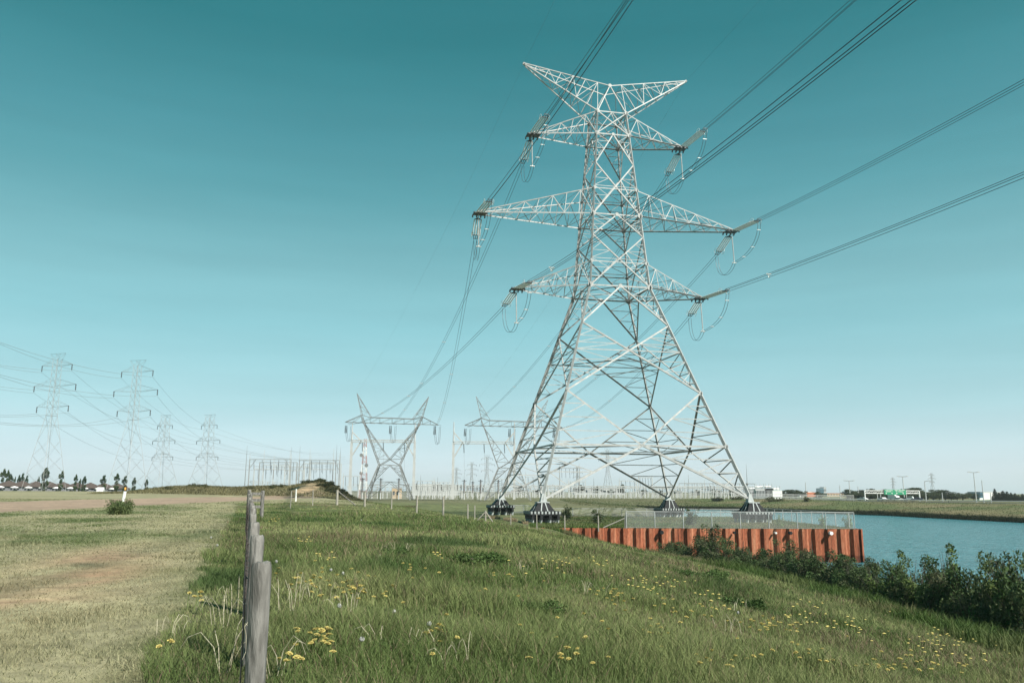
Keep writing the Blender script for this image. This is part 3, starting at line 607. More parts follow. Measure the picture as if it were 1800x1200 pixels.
# ------------------------------------------------------------------ insulators, jumpers, conductors
def ins_string(m, a, b, r=.15, sp=.17):
    a = Vector(a); b = Vector(b); L = (b - a).length; n = int(L / sp); pts = []; rr = []
    for i in range(n):
        t = i / n; pts += [lerp(a, b, t), lerp(a, b, t + .25 / n), lerp(a, b, t + .5 / n), lerp(a, b, t + .95 / n)]; rr += [.05, r, r * .9, .05]
    m.tube(pts, rr, 8)
def rod(m, a, b, r): m.tube([a, b], r, 6)
def basis(d):
    d = d.normalized(); s = d.cross(Vector((0, 0, 1))).normalized(); return d, s, s.cross(d).normalized()
def strain_set(A, d, label, group, L=4.6):
    """tension string set from A along d; returns outer end"""
    d, s, u = basis(d); fo = empty('strain_insulator', A, label, 'insulator', group); Z = Vector((0, 0, 0))
    m = MB(); rod(m, Z, d * .9, .06); m.add([d * .8 + s * .1, d * .8 - s * .1, d * 1.15 - s * .5, d * 1.15 + s * .5], [(0, 1, 2, 3)]); m.build('link', M['hard'], fo)
    for o_ in (-.51, -.17, .17, .51):
        m = MB(); ins_string(m, d * 1.2 + s * o_, d * (L) + s * o_, .10); m.build('insulator_string', M['glass_ins'], fo)
    m = MB(); m.tube([d * (L + .05) - s * .5, d * (L + .05) + s * .5], .07, 6); m.tube([d * 1.12 - s * .5, d * 1.12 + s * .5], .07, 6)
    for q in (-.35, 0, .35): rod(m, d * L + s * q, d * (L + .9) + s * q * .7, .05)
    m.tube([d * (L + .9) - s * .35 + u * .1, d * (L + .9) + s * .35 + u * .1], .05, 6); m.build('yoke', M['hard'], fo)
    for q in (-.62, .62):
        m = MB(); c_ = d * (L - .1) + s * q; m.tube([c_ + (d * math.cos(a) * .5 + u * math.sin(a) * .38) for a in np.linspace(0, 2 * math.pi, 15)], .03, 5); m.build('grading_ring', M['bright'], fo)
    return A + d * (L + .9)
def catenary(A, B, sag, n=24): return [lerp(A, B, t) - Vector((0, 0, 4 * sag * t * (1 - t))) for t in np.linspace(0, 1, n)]
def bundle(pts, label, group, r=.027, sp=.45, spacers=(), three=True, mt='wire', sr=.22):
    fo = empty('power_line', pts[0], label, 'power line', group); o_ = Vector(pts[0]); s = (pts[-1] - pts[0]).cross(Vector((0, 0, 1))).normalized()
    offs = [s * sp / 2 + Vector((0, 0, .13)), -s * sp / 2 + Vector((0, 0, .13)), Vector((0, 0, -.26))] if three else [s * sp / 2, -s * sp / 2]
    for q in offs: m = MB(); m.tube([p + q - o_ for p in pts], r, 6); m.build('conductor', M[mt], fo)
    for k in spacers:
        i = int(k * (len(pts) - 1)); fr = k * (len(pts) - 1) - i; c_ = lerp(pts[i], pts[min(i + 1, len(pts) - 1)], fr) - o_; m = MB()
        for a in range(len(offs)): rod(m, c_ + offs[a], c_ + offs[(a + 1) % len(offs)], .045)
        for q in offs: m.tube([c_ + q - Vector((.12, 0, 0)), c_ + q + Vector((.12, 0, 0))], .09, 6)
        m.build('spacer', M['bright'], fo)
    return fo
GN = {1: 'upper', 2: 'middle', 3: 'lower'}
# dead-end towers in the yard that the spans come down to
DC = 260.0
def catpt(cx, dx, py): p = P(cx + dx, py, DC); return p
CX = [689.5, 899.0]
ENDS = {}
for ci, cx in enumerate(CX):
    oy = 0 if ci == 0 else 4.5
    ENDS[ci] = [P(cx - 76, 747 + oy, DC), P(cx + 1, 747 + oy, DC), P(cx + 78, 749 + oy, DC)]
PSI = {(-1, 1): (13.3, .07, .0001), (-1, 2): (13.5, .10, .0007), (-1, 3): (13.0, .12, .0006), (1, 1): (13.7, .045, .0004), (1, 2): (13.0, .09, .0006), (1, 3): (14.0, .07, .0004)}
for (k_, s_), A in TIPS.items():
    side = 'left' if s_ < 0 else 'right'; psi, a_, b_ = PSI[(s_, k_)]
    hd = Vector((math.sin(R(psi)), -math.cos(R(psi)), 0)); d = hd + Vector((0, 0, -a_))
    E1 = strain_set(A, d, 'glass insulator set on camera side of the big pylon, %s arm, %s side' % (GN[k_], side), 'tension insulators of the big pylon', 7.2)
    L0 = (E1 - A).length; pts = []
    for t in np.linspace(0, 1, 60):
        q = L0 + t * 235; pts.append(A + hd * q + Vector((0, 0, -a_ * q + b_ * q * q)))
    bundle(pts, 'triple conductor running overhead towards the camera from the %s %s arm' % (GN[k_], side), 'conductors between the big pylon and the next span', spacers=(.045 if k_ == 3 else .3, .52))
    # yard side
    ci = 0 if s_ < 0 else 1
    tgt = ENDS[ci][{(-1, 1): 1, (-1, 2): 2, (-1, 3): 0, (1, 1): 0, (1, 2): 1, (1, 3): 2}[(s_, k_)]]
    span = (tgt - A).length; dd = (tgt - A).normalized() + Vector((0, 0, -.30 if k_ < 3 else -.22))
    E2 = strain_set(A, dd, 'glass insulator set on yard side of the big pylon, %s arm, %s side' % (GN[k_], side), 'tension insulators of the big pylon')
    bundle(catenary(E2, tgt, 5.0 if k_ < 3 else 4, 40), 'triple conductor sagging from the %s %s arm down to the switchyard' % (GN[k_], side), 'conductors down to the switchyard', spacers=(.42, .62, .82), mt='wire', r=.026, three=False)
    # jumper
    J = A + Vector((0, 0, -5.0)) + hd * .3
    fo = empty('jumper_loop', A, 'looping jumper cable under the %s %s arm of the big pylon' % (GN[k_], side), 'jumper cable', 'jumper loops of the big pylon')
    low = (J + E2) / 2 + Vector((0, 0, -2.6)) if k_ > 0 else J
    def quad(p0, p1, p2, p3, n=26):
        return [p0 * (1 - t) ** 3 + p1 * 3 * t * (1 - t) ** 2 + p2 * 3 * t * t * (1 - t) + p3 * t ** 3 for t in np.linspace(0, 1, n)]
    sdir = hd.cross(Vector((0, 0, 1)))
    for q in (-.22, .22):
        m = MB(); o_ = sdir * q - A
        m.tube([p + o_ for p in quad(E1 + Vector((0, 0, -.3)), E1 + Vector((0, 0, -3.8)) - hd * .3, J + hd * 3.4 + Vector((0, 0, -.1)), J)] + [p + o_ for p in quad(J, J - hd * 1.2 + Vector((0, 0, -1.6)), E2 + Vector((0, 0, -5.0)), E2 + Vector((0, 0, -.3)))[1:]], .028, 5)
        m.build('cable', M['hard'], fo)
    for t_ in (.12, .45, .75):
        pj = quad(E1 + Vector((0, 0, -.3)), E1 + Vector((0, 0, -3.8)) - hd * .3, J + hd * 3.4 + Vector((0, 0, -.1)), J)[int(25 * t_)] - A; m = MB(); m.tube([pj - sdir * .3, pj + sdir * .3], .06, 6); m.build('spacer', M['bright'], fo)
    m = MB(); ins_string(m, Vector((0, 0, -.6)) + (J - A) * .02, (J - A) + Vector((0, 0, .35)), .095, .15); m.build('insulator_string', M['porc_grey'], fo)
    m = MB(); m.tube([(J - A) + sdir * .35, (J - A) - sdir * .35], .09, 6); rod(m, J - A, J - A + Vector((0, 0, .4)), .08); rod(m, Vector((0, 0, 0)), Vector((0, 0, -.6)), .05); m.build('clamp', M['bright'], fo)
for s_, (psi, a_, b_) in ((-1, (13.0, .02, .0004)), (1, (13.5, .01, .0002))):
    A = Vector((TX + math.cos(PHI) * s_ * LE, TY + math.sin(PHI) * s_ * LE, LV['te'])); hd = Vector((math.sin(R(psi)), -math.cos(R(psi)), 0)); m = MB()
    m.tube([A + hd * q + Vector((0, 0, -a_ * q + b_ * q * q)) - A for q in np.linspace(0, 240, 40)], .009, 4)
    m.tube([p - A for p in catenary(A, P(628 if s_ < 0 else 838, 693 if s_ < 0 else 704, DC), 3)], .009, 4)
    o = m.build('earth_wire', M['wire']); o.location = A
    tag(o, 'thin earth wire passing over the %s peak of the big pylon' % ('left' if s_ < 0 else 'right'), 'earth wire', 'earth wires of the big pylon')

# ------------------------------------------------------------------ dead-end towers in the yard
def cat_tower(cx, oy, label):
    bz = h1(xat(cx, 870, DC), DC); c0 = Vector((xat(cx, 870, DC), DC, bz)); fo = empty('dead_end_tower', c0, label, 'pylon', 'V shaped dead-end towers in the switchyard')
    def Q(px, py, dy=0): p = P(px - 689.5 + cx, py + oy, DC) - c0; p.y += dy; return p
    t = 1.3; mt = M['steel_far']; w = .26
    beam = MB()
    for dy in (-t, t):
        r = (0, dy, 0)
        beam.bar(Q(608, 743, dy * .4), Q(771, 747, dy * .4), .22, r); beam.bar(Q(651.7, 734.5, dy), Q(728, 737, dy), .2, r)
        beam.bar(Q(608, 743, dy * .4), Q(637, 730.5, dy), .18, r); beam.bar(Q(637, 730.5, dy), Q(651.7, 734.5, dy), .18, r); beam.bar(Q(771, 747, dy * .4), Q(743, 733, dy), .18, r); beam.bar(Q(743, 733, dy), Q(728, 737, dy), .18, r)
        xs_ = [608, 622, 637, 651.7, 668, 690, 711, 728, 743, 757, 771]; tp = lambda x_: np.interp(x_, [608, 637, 651.7, 728, 743, 771], [743, 730.5, 734.5, 737, 733, 747]); bt = lambda x_: np.interp(x_, [608, 771], [743, 747])
        for a_, b_ in zip(xs_[:-1], xs_[1:]): beam.bar(Q(a_, bt(a_), dy * .6), Q(b_, tp(b_), dy * .8), .09, r); beam.bar(Q(b_, bt(b_), dy * .6), Q(b_, tp(b_), dy * .8), .09, r)
    for a_ in range(612, 771, 13): beam.bar(Q(a_, 744 + (a_ - 608) * .02, -t * .5), Q(a_ + 8, 744 + (a_ - 600) * .02, t * .5), .08)
    beam.build('beam', mt, fo)
    for hx, hy, i1, i2 in ((628, 692.5, (637, 730.5), (653, 734)), (754, 698, (743, 733), (727, 736.5))):
        m = MB(); tip = Q(hx, hy)
        for dy in (-t, t):
            m.bar(tip, Q(*i1, dy), .16, (0, dy, 0)); m.bar(tip, Q(*i2, dy), .16, (0, dy, 0)); truss(m, Q(*i1, dy), tip, Q(*i2, dy), tip, 5, .07, (0, dy, 0))
        truss(m, Q(*i1, -t), tip, Q(*i1, t), tip, 4, .07, (1, 0, 0)); m.build('peak', mt, fo)
    for o1, o2, w1, w2, kx in ((637, 650, 667.5, 686, 1), (743, 729, 704, 686, -1)):
        m = MB()
        for dy in (-t, t):
            r = (0, dy, 0); a0, a1 = Q(o1, 733, dy), Q(w1, 817.5, dy); b0, b1 = Q(o1 + kx * 3.5, 745, dy), Q(w2, 808, dy)
            m.bar(a0, a1, w, r); m.bar(b0, b1, w * .8, r); m.bar(b1, Q(686 + kx * 18.5, 819, dy), w * .8, r); truss(m, lerp(a0, a1, .15), a1, b0, b1, 7, .09, r)
        truss(m, Q(o1, 733, -t), Q(w1, 817.5, -t), Q(o1, 733, t), Q(w1, 817.5, t), 8, .1, (kx, 0, 0)); m.build('upper_leg', mt, fo)
    m = MB()
    for dy in (-t, t): m.bar(Q(667.5, 817, dy), Q(704, 819, dy), w, (0, dy, 0))
    m.bar(Q(667.5, 817, -t), Q(667.5, 817, t), .2); m.bar(Q(704, 819, -t), Q(704, 819, t), .2); m.build('waist', mt, fo)
    bf = [(644.5, 3.6), (722, 3.6)]
    for (w1, fx) in ((667.5, 644), (704, 725)):
        for dy in (-1, 1):
            m = MB(); m.bar(Q(w1, 818, dy * t), Q(fx, 879 - oy, dy * 3.8), .34, (0, dy, 0)); m.build('leg', mt, fo)
    m = MB()
    L_ = lambda t_, dy: lerp(Q(667.5, 818, dy * t), Q(644, 879 - oy, dy * 3.8), t_); R_ = lambda t_, dy: lerp(Q(704, 818, dy * t), Q(725, 879 - oy, dy * 3.8), t_)
    for dy in (-1, 1):
        r = (0, dy, 0); m.bar(L_(.48, dy), R_(.48, dy), .14, r); mid_ = (L_(0, dy) + R_(0, dy)) / 2; m.bar(mid_, L_(.48, dy), .16, r); m.bar(mid_, R_(.48, dy), .16, r)
        m2 = (L_(.48, dy) + R_(.48, dy)) / 2; m.bar(m2, L_(1, dy), .16, r); m.bar(m2, R_(1, dy), .16, r)
        truss(m, L_(0, dy), L_(.48, dy), mid_, L_(.48, dy), 5, .08, r); truss(m, R_(0, dy), R_(.48, dy), mid_, R_(.48, dy), 5, .08, r); truss(m, L_(1, dy), L_(.48, dy), L_(1, dy), m2, 5, .08, r); truss(m, R_(1, dy), R_(.48, dy), R_(1, dy), m2, 5, .08, r)
    for X_ in (L_, R_):
        for a_, b_ in ((0, .48), (.48, 1)): m.bar(X_(a_, -1), X_(b_, 1), .12); m.bar(X_(a_, 1), X_(b_, -1), .12)
        truss(m, X_(0, -1), X_(1, -1), X_(0, 1), X_(1, 1), 7, .07, (1, 0, 0))
    m.build('leg_bracing', mt, fo)
    for px, ln in ((612, 24), (690, 26), (768, 28)):
        m = MB()
        for q in (-4, -1.5): ins_string(m, Q(px + q, 749), Q(px + q - 1.0, 749 + ln * .55), .16, .3)
        m.build('insulator_string', M['hard'], fo)
        m = MB(); pts = [Q(px - 4 + 9 * t_, 750 + (ln + 3) * (1 - (2 * t_ - 1) ** 4), 0) for t_ in np.linspace(0, 1, 14)]; m.tube(pts, .05, 5); m.tube([p + Vector((.4, .3, .2)) for p in pts], .05, 5); m.build('jumper_cable', M['hard'], fo)
    return fo
cat_tower(CX[0], 0, 'V shaped tower with two horns, standing fully in view left of the big pylon')
cat_tower(CX[1], 4.5, 'V shaped tower partly hidden behind the left legs of the big pylon')
# ------------------------------------------------------------------ distant pylons
def pylon(px, top, base, D, label, kind, lean=0, group='distant pylons across the fields', fade='steel_far', wk=1., zb=None):
    X = xat(px, 862, D); gz_ = h1(X, D) if zb is None else zb; zt = zat(top, D); Ht = zt - gz_; u = D / FPX
    fo = empty('distant_pylon', (X, D, gz_), label, 'pylon', group, rz=lean); mt = M['steel_pyl']; wl = max(.07, .46 * u * wk)
    if kind == 'A': hb, hwst, zw, ht = .10 * Ht, .026 * Ht, .54, .02 * Ht
    else: hb, hwst, zw, ht = .17 * Ht, .055 * Ht, .5, .035 * Ht
    def hh(z): t = z / Ht; return hb + (hwst - hb) * t / zw if t < zw else hwst + (ht - hwst) * (t - zw) / (1 - zw)
    C = lambda i, j, z: Vector((i * hh(z), j * hh(z), z))
    for i in (-1, 1):
        for j in (-1, 1): m = MB(); m.bar(C(i, j, 0), C(i, j, zw * Ht), wl * 1.1, (i, j, 0)); m.bar(C(i, j, zw * Ht), C(i, j, .96 * Ht), wl, (i, j, 0)); m.build('leg', mt, fo)
    zs = [0, .13, .25, .36, zw] if kind == 'A' else [0, .22, .38, zw]
    zs = [z * Ht for z in zs]; z = zw * Ht
    while z < .94 * Ht: z += 2.2 * hh(z) * 1.0 + .2; zs.append(min(z, .96 * Ht))
    m = MB()
    for c0, c1, nr in FACES:
        for z0, z1 in zip(zs[:-1], zs[1:]): m.bar(C(*c0, z0), C(*c1, z1), wl * .5, nr); m.bar(C(*c1, z0), C(*c0, z1), wl * .5, nr)
        m.bar(C(*c0, zw * Ht), C(*c1, zw * Ht), wl * .8, nr)
    m.build('bracing', mt, fo)
    arms = ((.82, .145), (.675, .205), (.53, .155)) if kind == 'A' else ((.86, .145), (.665, .215), (.455, .20))
    if kind == 'A': arms = ((.905, .148), (.755, .205), (.60, .155))
    for za, la in arms:
        for s_ in (-1, 1):
            z = za * Ht; L = la * Ht / (1 if kind == 'A' else 1.0); L = L if kind == 'A' else L; m = MB(); tip = Vector((s_ * L, 0, z + (.01 * Ht if kind == 'A' else 0)))
            for j in (-1, 1): m.bar(C(s_, j, z), tip, wl * .75, (0, 0, 1)); m.bar(C(s_, j, z + (.055 * Ht)), tip, wl * .55, (0, 0, 1))
            truss(m, C(s_, -1, z), tip, C(s_, -1, z + .055 * Ht), tip, 4, wl * .4, (0, -1, 0)); m.build('crossarm', mt, fo)
            m = MB(); ins_string(m, tip, tip - Vector((0, 0, .045 * Ht)), max(.15, wl * .55), .4); m.build('insulator_string', M['hard'], fo)
    m = MB(); L = (.075 if kind == 'A' else .10) * Ht
    for j in (-1, 1):
        m.bar(Vector((-L, j * .02, Ht)), Vector((L, j * .02, Ht)), wl * .6)
        for s_ in (-1, 1): m.bar(C(s_, j, .95 * Ht), Vector((s_ * L, 0, Ht)), wl * .5); m.bar(C(s_, j, .96 * Ht), Vector((-s_ * L * .3, 0, Ht)), wl * .5)
    m.build('top_arm', mt, fo); return fo, arms, Ht
pA = pylon(78, 625, 860, 200, 'slender pale pylon farthest left in the field, before the brown roofed houses', 'A', -.35)
pB = pylon(224, 636, 855, 205, 'slender pylon with long flat arms, second from the left, right of the conifers', 'A', -.3)
pC = pylon(282, 732, 853, 330, 'shorter broad based pylon, left one of the pair beside the mound', 'B', -.5)
pD = pylon(361, 731, 852, 330, 'shorter broad based pylon, right one of the pair beside the mound', 'B', -.5)
def arm_tip(pl, i, s_):
    fo, arms, Ht = pl; z = arms[i][0] * Ht - .04 * Ht; return Vector(fo.location) + Matrix.Rotation(fo.rotation_euler.z, 3, 'Z') @ Vector((s_ * arms[i][1] * Ht, 0, z))
def far_line(a, b, sag, label, r=.028):
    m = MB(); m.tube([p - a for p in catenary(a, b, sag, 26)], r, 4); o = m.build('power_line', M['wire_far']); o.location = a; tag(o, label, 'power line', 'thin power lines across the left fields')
AN = ['top', 'middle', 'bottom']
for i in range(3):
    for s_ in (-1, 1):
        sd_ = 'left' if s_ < 0 else 'right'; a = arm_tip(pA, i, s_)
        b = P(-160, {0: 598, 1: 640, 2: 712}[i] + (s_ > 0) * 14, 150 + 4 * s_); far_line(a, b, 1.2, 'thin wire leaving leftmost pylon outwards, %s arm, %s tip' % (AN[i], sd_))
        far_line(arm_tip(pB, i, s_), P(-140, {0: 540, 1: 610, 2: 722}[i] + (s_ > 0) * 10, 120 + 4 * s_), 2.2, 'thin wire running left from the second pylon, %s arm, %s tip' % (AN[i], sd_))
        far_line(a, arm_tip(pC, i, s_), 3, 'sagging wire between the first and third left pylons, %s arm, %s tip' % (AN[i], sd_))
        far_line(arm_tip(pB, i, s_), arm_tip(pD, i, s_), 3, 'sagging wire between the second and fourth left pylons, %s arm, %s tip' % (AN[i], sd_))
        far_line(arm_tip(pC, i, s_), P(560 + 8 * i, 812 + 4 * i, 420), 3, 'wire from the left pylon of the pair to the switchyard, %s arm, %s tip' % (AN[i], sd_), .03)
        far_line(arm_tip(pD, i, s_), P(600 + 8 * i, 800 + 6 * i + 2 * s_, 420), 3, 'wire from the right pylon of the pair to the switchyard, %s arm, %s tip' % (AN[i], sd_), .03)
for px, top, D, lb in ((1070, 787, 520, 'distant pylon seen between the legs of the big pylon'), (1016, 818, 640, 'small distant pylon left of the one framed by the big pylon'), (830, 812, 700, 'faint far pylon between the two dead-end towers, tallest there'), (803, 822, 800, 'faint far pylon just right of the left dead-end tower'),
                       (1572, 836, 900, 'tiny far pylon rising above the green road sign'), (1641, 828, 850, 'far pylon right of the green road sign'), (857, 800, 600, 'faint far pylon behind the right dead-end tower')):
    pylon(px, top, 870, D, lb, 'A', .3, wk=.8)

# ------------------------------------------------------------------ timber fence
fo = empty('timber_fence', (FEN(4.8), 4.8, 0), 'weathered round post fence with barbed wire running from the foreground to the corner', 'fence'); off = Vector(fo.location)
def wood_post(mb, x, y, z0, z1, r, lean=(0, 0), jag=.02):
    n = 16; vs = []; k = [1 + .05 * math.sin(j * 2.1) + random.uniform(-.03, .03) for j in range(n)]
    hs = [z0, z0 + (z1 - z0) * .3, z0 + (z1 - z0) * .62, z1 - .05, z1 - .012, z1]
    rs = [r * 1.06, r * 1.03, r, r * .99, r * .93, r * .82]
    for i, (h_, q) in enumerate(zip(hs, rs)):
        for j in range(n):
            a = j * 2 * math.pi / n; t_ = (h_ - z0) / (z1 - z0); zz = h_ + (random.uniform(-jag, jag) if i >= 4 else 0) * .4
            vs.append((x + lean[0] * t_ + q * k[j] * math.cos(a) , y + lean[1] * t_ + q * k[j] * math.sin(a), zz))
    fs = [(i * n + j, i * n + (j + 1) % n, (i + 1) * n + (j + 1) % n, (i + 1) * n + j) for i in range(len(hs) - 1) for j in range(n)] + [tuple(range((len(hs) - 1) * n, len(hs) * n))]
    mb.add(vs, fs)
ys = [4.75]; 
while ys[-1] < 36: ys.append(ys[-1] + 2.82 + random.uniform(-.12, .12))
tops = [990, 942, 920, 905, 895]
pl = []
for i, y in enumerate(ys):
    x = FEN(y) + (.022 if i == 0 else .03 if i == 1 else random.uniform(-.01, .05)); z0 = h1(x, y); z1 = zat(tops[i], y) if i < 5 else z0 + 1.2 + random.uniform(-.04, .04)
    if i >= 5: z1 = CAMZ - (.36 - .30 * (i - 5) / 8) + random.uniform(-.03, .03)
    m = MB(); ln = (random.uniform(-.012, .012), random.uniform(-.04, .04)); wood_post(m, x - off.x, y - off.y, z0 - .3, z1, .058 + random.uniform(-.003, .008), ln if i else (.004, 0)); o = m.build('post', M['wood'], fo, smooth=True); pl.append((x, y, z0, z1, ln))
    o.data.set_sharp_from_angle(angle=R(50))
yc = 38.6; xc = FEN(yc)
CORN = [(xc, yc), (xc + .62, yc + .4)]
for q, (x, y) in enumerate(((xc, yc), (xc + .55, yc + .3))):
    m = MB(); wood_post(m, x - off.x, y - off.y, h1(x, y) - .3, CAMZ - .02 - q * .04, .085); m.build('post', M['wood'], fo, smooth=True)
for k in range(3):
    m = MB(); z = CAMZ - .2 - k * .3; m.box((xc + .28 - off.x, yc - .06 - off.y, z), (.62, .05, .13), .5); m.build('rail', M['wood'], fo)
m = MB()
for hgt in (.12, .24, .36, .48, .62, .78, .94, 1.08):
    pts = []
    for (x, y, z0, z1, ln) in pl: pts.append(Vector((x - .075 + ln[0] * hgt, y, z1 - 1.17 + hgt)) - off)
    pts.append(Vector((xc - .1, yc, CAMZ - 1.25 + hgt)) - off)
    # twisted strands with barbs
    for a, b in zip(pts[:-1], pts[1:]):
        n = 14; seg = [lerp(a, b, t) - Vector((0, 0, .03 * 4 * t * (1 - t))) for t in np.linspace(0, 1, n)]; m.tube(seg, .0035, 4, cap=False)
        L = (b - a).length
        for q in range(int(L / .14) if hgt > .9 else 0):
            c_ = lerp(a, b, (q + .5) * .14 / L) - Vector((0, 0, .03 * 4 * (q * .14 / L) * (1 - q * .14 / L))); an = random.uniform(0, 6)
            m.tube([c_ - Vector((.012 * math.cos(an), 0, .012 * math.sin(an))), c_ + Vector((.012 * math.cos(an), 0, .012 * math.sin(an)))], .003, 3)
m.build('barbed_wire', M['old_wire'], fo); m = MB()
for a, b in zip(pl[:-1], pl[1:]):
    for q in range(18):
        t_ = q / 18; x_, y_, z_ = lerp(a[0], b[0], t_) - .075 - off.x if False else a[0] + (b[0] - a[0]) * t_ - .075 - FEN(4.8), a[1] + (b[1] - a[1]) * t_ - 4.8, a[3] + (b[3] - a[3]) * t_ - 1.17; m.tube([(x_, y_, z_ + .12), (x_, y_, z_ + .94)], .0025, 4, cap=False)
m.build('page_wire', M['old_wire'], fo)
# thin wire fence running right along the dyke
fw = empty('wire_fence', (xc, yc, 0), 'thin post and wire fence running from the timber corner across the grass to the platform', 'fence'); off = Vector(fw.location); prev = None; wires = MB()
wp = [(513, 864, 887, 66, .04), (552, 862, 884, 72, .04), (594.6, 862, 886, 76, .11), (643, 866, 887, 76, .09), (690, 865, 887, 76, .06), (734, 872, 889, 74, .08), (781, 873, 895, 68, .08), (824, 886, 902, 68, .06), (836, 888, 900, 72, .05), (855, 897, 909, 74, .07), (899, 902, 919, 78, .05), (945, 903, 921, 81, .05), (994, 905, 923, 82.5, .06), (1053, 905, 923, 83.5, .06), (1099.5, 906, 925, 84.4, .08)]
for px, t0, b0, D, r_ in wp:
    p = P(px, t0, D); gz_ = max(h1(p.x, D), PZ if px > 960 else -9); zt_ = max(p.z, gz_ + .8); m = MB(); m.tube([(p.x - off.x, D - off.y, gz_ - .3), (p.x - off.x + random.uniform(-.04, .04), D - off.y, zt_)], r_ * 1.05, 8); m.build('post', M['wood_pale'], fw)
    if prev is not None:
        for f_ in (.35, .65, .92): wires.tube([(prev.x - off.x, prev.y - off.y, prev.z - (1 - f_) * 1.0), (p.x - off.x, D - off.y, zt_ - (1 - f_) * 1.0)], .006, 4)
    prev = Vector((p.x, D, zt_))
    if px in (594.6,): m = MB(); m.tube([(p.x - off.x, D - off.y, zt_ - .08), (xat(626, 886, D + .5) - off.x, D + .5 - off.y, h1(xat(626, 886, D), D) + .05)], .05, 6); m.build('brace', M['wood'], fw)
    if px == 855:
        for q in (-1, 1): m = MB(); m.tube([(p.x - off.x, D - off.y, zt_ - .1), (p.x - off.x + q * 1.0, D - off.y, h1(p.x + q * 1.0, D) - .05)], .055, 6); m.build('brace', M['wood_pale'], fw)
    if px == 1099.5: m = MB(); m.tube([(p.x - off.x, D - off.y, zt_ - .2), (xat(1062, 924, D) - off.x, D - off.y, PZ + .05)], .06, 6); m.build('brace', M['wood_pale'], fw)
wires.build('wire', M['hard'], fw)
# corner marker posts
mp_ = P(218, 884, 48); gz_ = h1(mp_.x, 48); fm = empty('marker_post', (mp_.x, 48, gz_), 'leaning white marker post with black top and orange reflector, in a bush by the track', 'marker post')
tp = P(221, 866, 48) - Vector(fm.location); tt = P(222.5, 858, 48) - Vector(fm.location)
m = MB(); m.tube([(-.12, 0, -.2), tuple(tp)], .085, 12); m.build('shaft', M['white'], fm)
m = MB(); m.tube([tuple(tp), tuple(tt)], .083, 12); m.tube([tuple(tt), tuple(tt + Vector((.0, 0, .05)))], .07, 10); m.build('cap', M['black'], fm)
m = MB(); c_ = (tp + tt) / 2 + Vector((.03, -.085, .02)); m.box(c_, (.09, .03, .15)); m.build('reflector', M['orange'], fm)
p = P(522, 861, 100); z0 = h1(p.x, 100); m = MB(); m.tube([(0, 0, 0), (0, 0, p.z - z0)], .09, 10); m.tube([(0, 0, p.z - z0), (0, 0, p.z - z0 + .05)], .06, 10); o = m.build('marker_post', M['white']); o.location = (p.x, 100, z0); tag(o, 'upright plain white marker post in front of the grassy mound', 'marker post')

# ------------------------------------------------------------------ leaves: bushes and trees
def leaf_cloud(centres, radii, n, size, cols, flat=.75, jit=.35):
    centres = np.array(centres, float); radii = np.array(radii, float); pr = radii ** 2 / (radii ** 2).sum(); k = rng.choice(len(centres), n, p=pr)
    u = rng.normal(size=(n, 3)); u /= np.linalg.norm(u, axis=1)[:, None]; rr = rng.uniform(.35, 1.08, n) ** .6
    c = centres[k] + u * (radii[k] * rr)[:, None] * np.array([1, 1, flat]); a = rng.normal(size=(n, 3)); a /= np.linalg.norm(a, axis=1)[:, None]
    b = np.cross(a, u + rng.normal(size=(n, 3)) * .6); b /= np.linalg.norm(b, axis=1)[:, None] + 1e-9; s = size * rng.uniform(.5, 1.3, n)[:, None]
    co = np.stack([c - a * s, c - b * s * .45, c + a * s, c + b * s * .45], 1).reshape(-1, 3); f = np.arange(4 * n).reshape(-1, 4)
    cc = np.array(cols)[rng.integers(0, len(cols), len(centres))][k] * rng.uniform(.65, 1.35, n)[:, None]; cc = np.repeat(np.concatenate([cc, np.ones((n, 1))], 1), 4, 0)
    return co, f, cc
def bush_proto(seed, w, h, n, size, cols, name, label, cat, group, stems=12, clumps=48):
    rs = random.Random(seed); fo = empty(name, (0, 0, 0), label, cat, group); m = MB(); cs, rad = [], []
    for i in range(stems):
        a = rs.uniform(0, 6.28); r_ = rs.uniform(.15, .5) * w; tip = Vector((math.cos(a) * r_, math.sin(a) * r_, h * rs.uniform(.6, 1.0) * (1 - .35 * (r_ / w * 2) ** 2))); midp = tip * .5 + Vector((rs.uniform(-.1, .1), rs.uniform(-.1, .1), .1 * h))
        m.tube([(0, 0, -.2), midp, tip * .93], [.028, .016, .004], 5)
        for q in range(max(1, clumps // stems + 1)): t = rs.uniform(.08, 1.0); c_ = lerp(Vector((tip.x * .45, tip.y * .45, .02 * h)), tip, t); cs.append((c_.x + rs.uniform(-.12, .12) * w * (1.4 - t), c_.y + rs.uniform(-.12, .12) * w * (1.4 - t), c_.z * rs.uniform(.75, 1.0))); rad.append(rs.uniform(.7, 1.25) * w * (.2 - .10 * t))
    m.build('stem', M['bark'], fo); co, f, cc = leaf_cloud(cs, rad, n, size, cols, .85); co[:, 2] = np.abs(co[:, 2]); npmesh('foliage', co, f, M['leaf'], cc, fo); return fo
DARKS = [(.055, .085, .035), (.08, .115, .045), (.105, .125, .06), (.105, .11, .06), (.07, .12, .04)]
GRN = [(.09, .14, .035), (.12, .17, .05), (.07, .11, .03)]
protos = [bush_proto(s_, 2.6, 2.6, 15000, .052, DARKS, 'shore_bush', 'x', 'bush', 'bushes along the near bank') for s_ in (1, 2, 3, 4)]
protoG = bush_proto(9, 2.0, 2.8, 12000, .05, DARKS + GRN * 2, 'shore_bush', 'x', 'bush', 'bushes along the near bank')
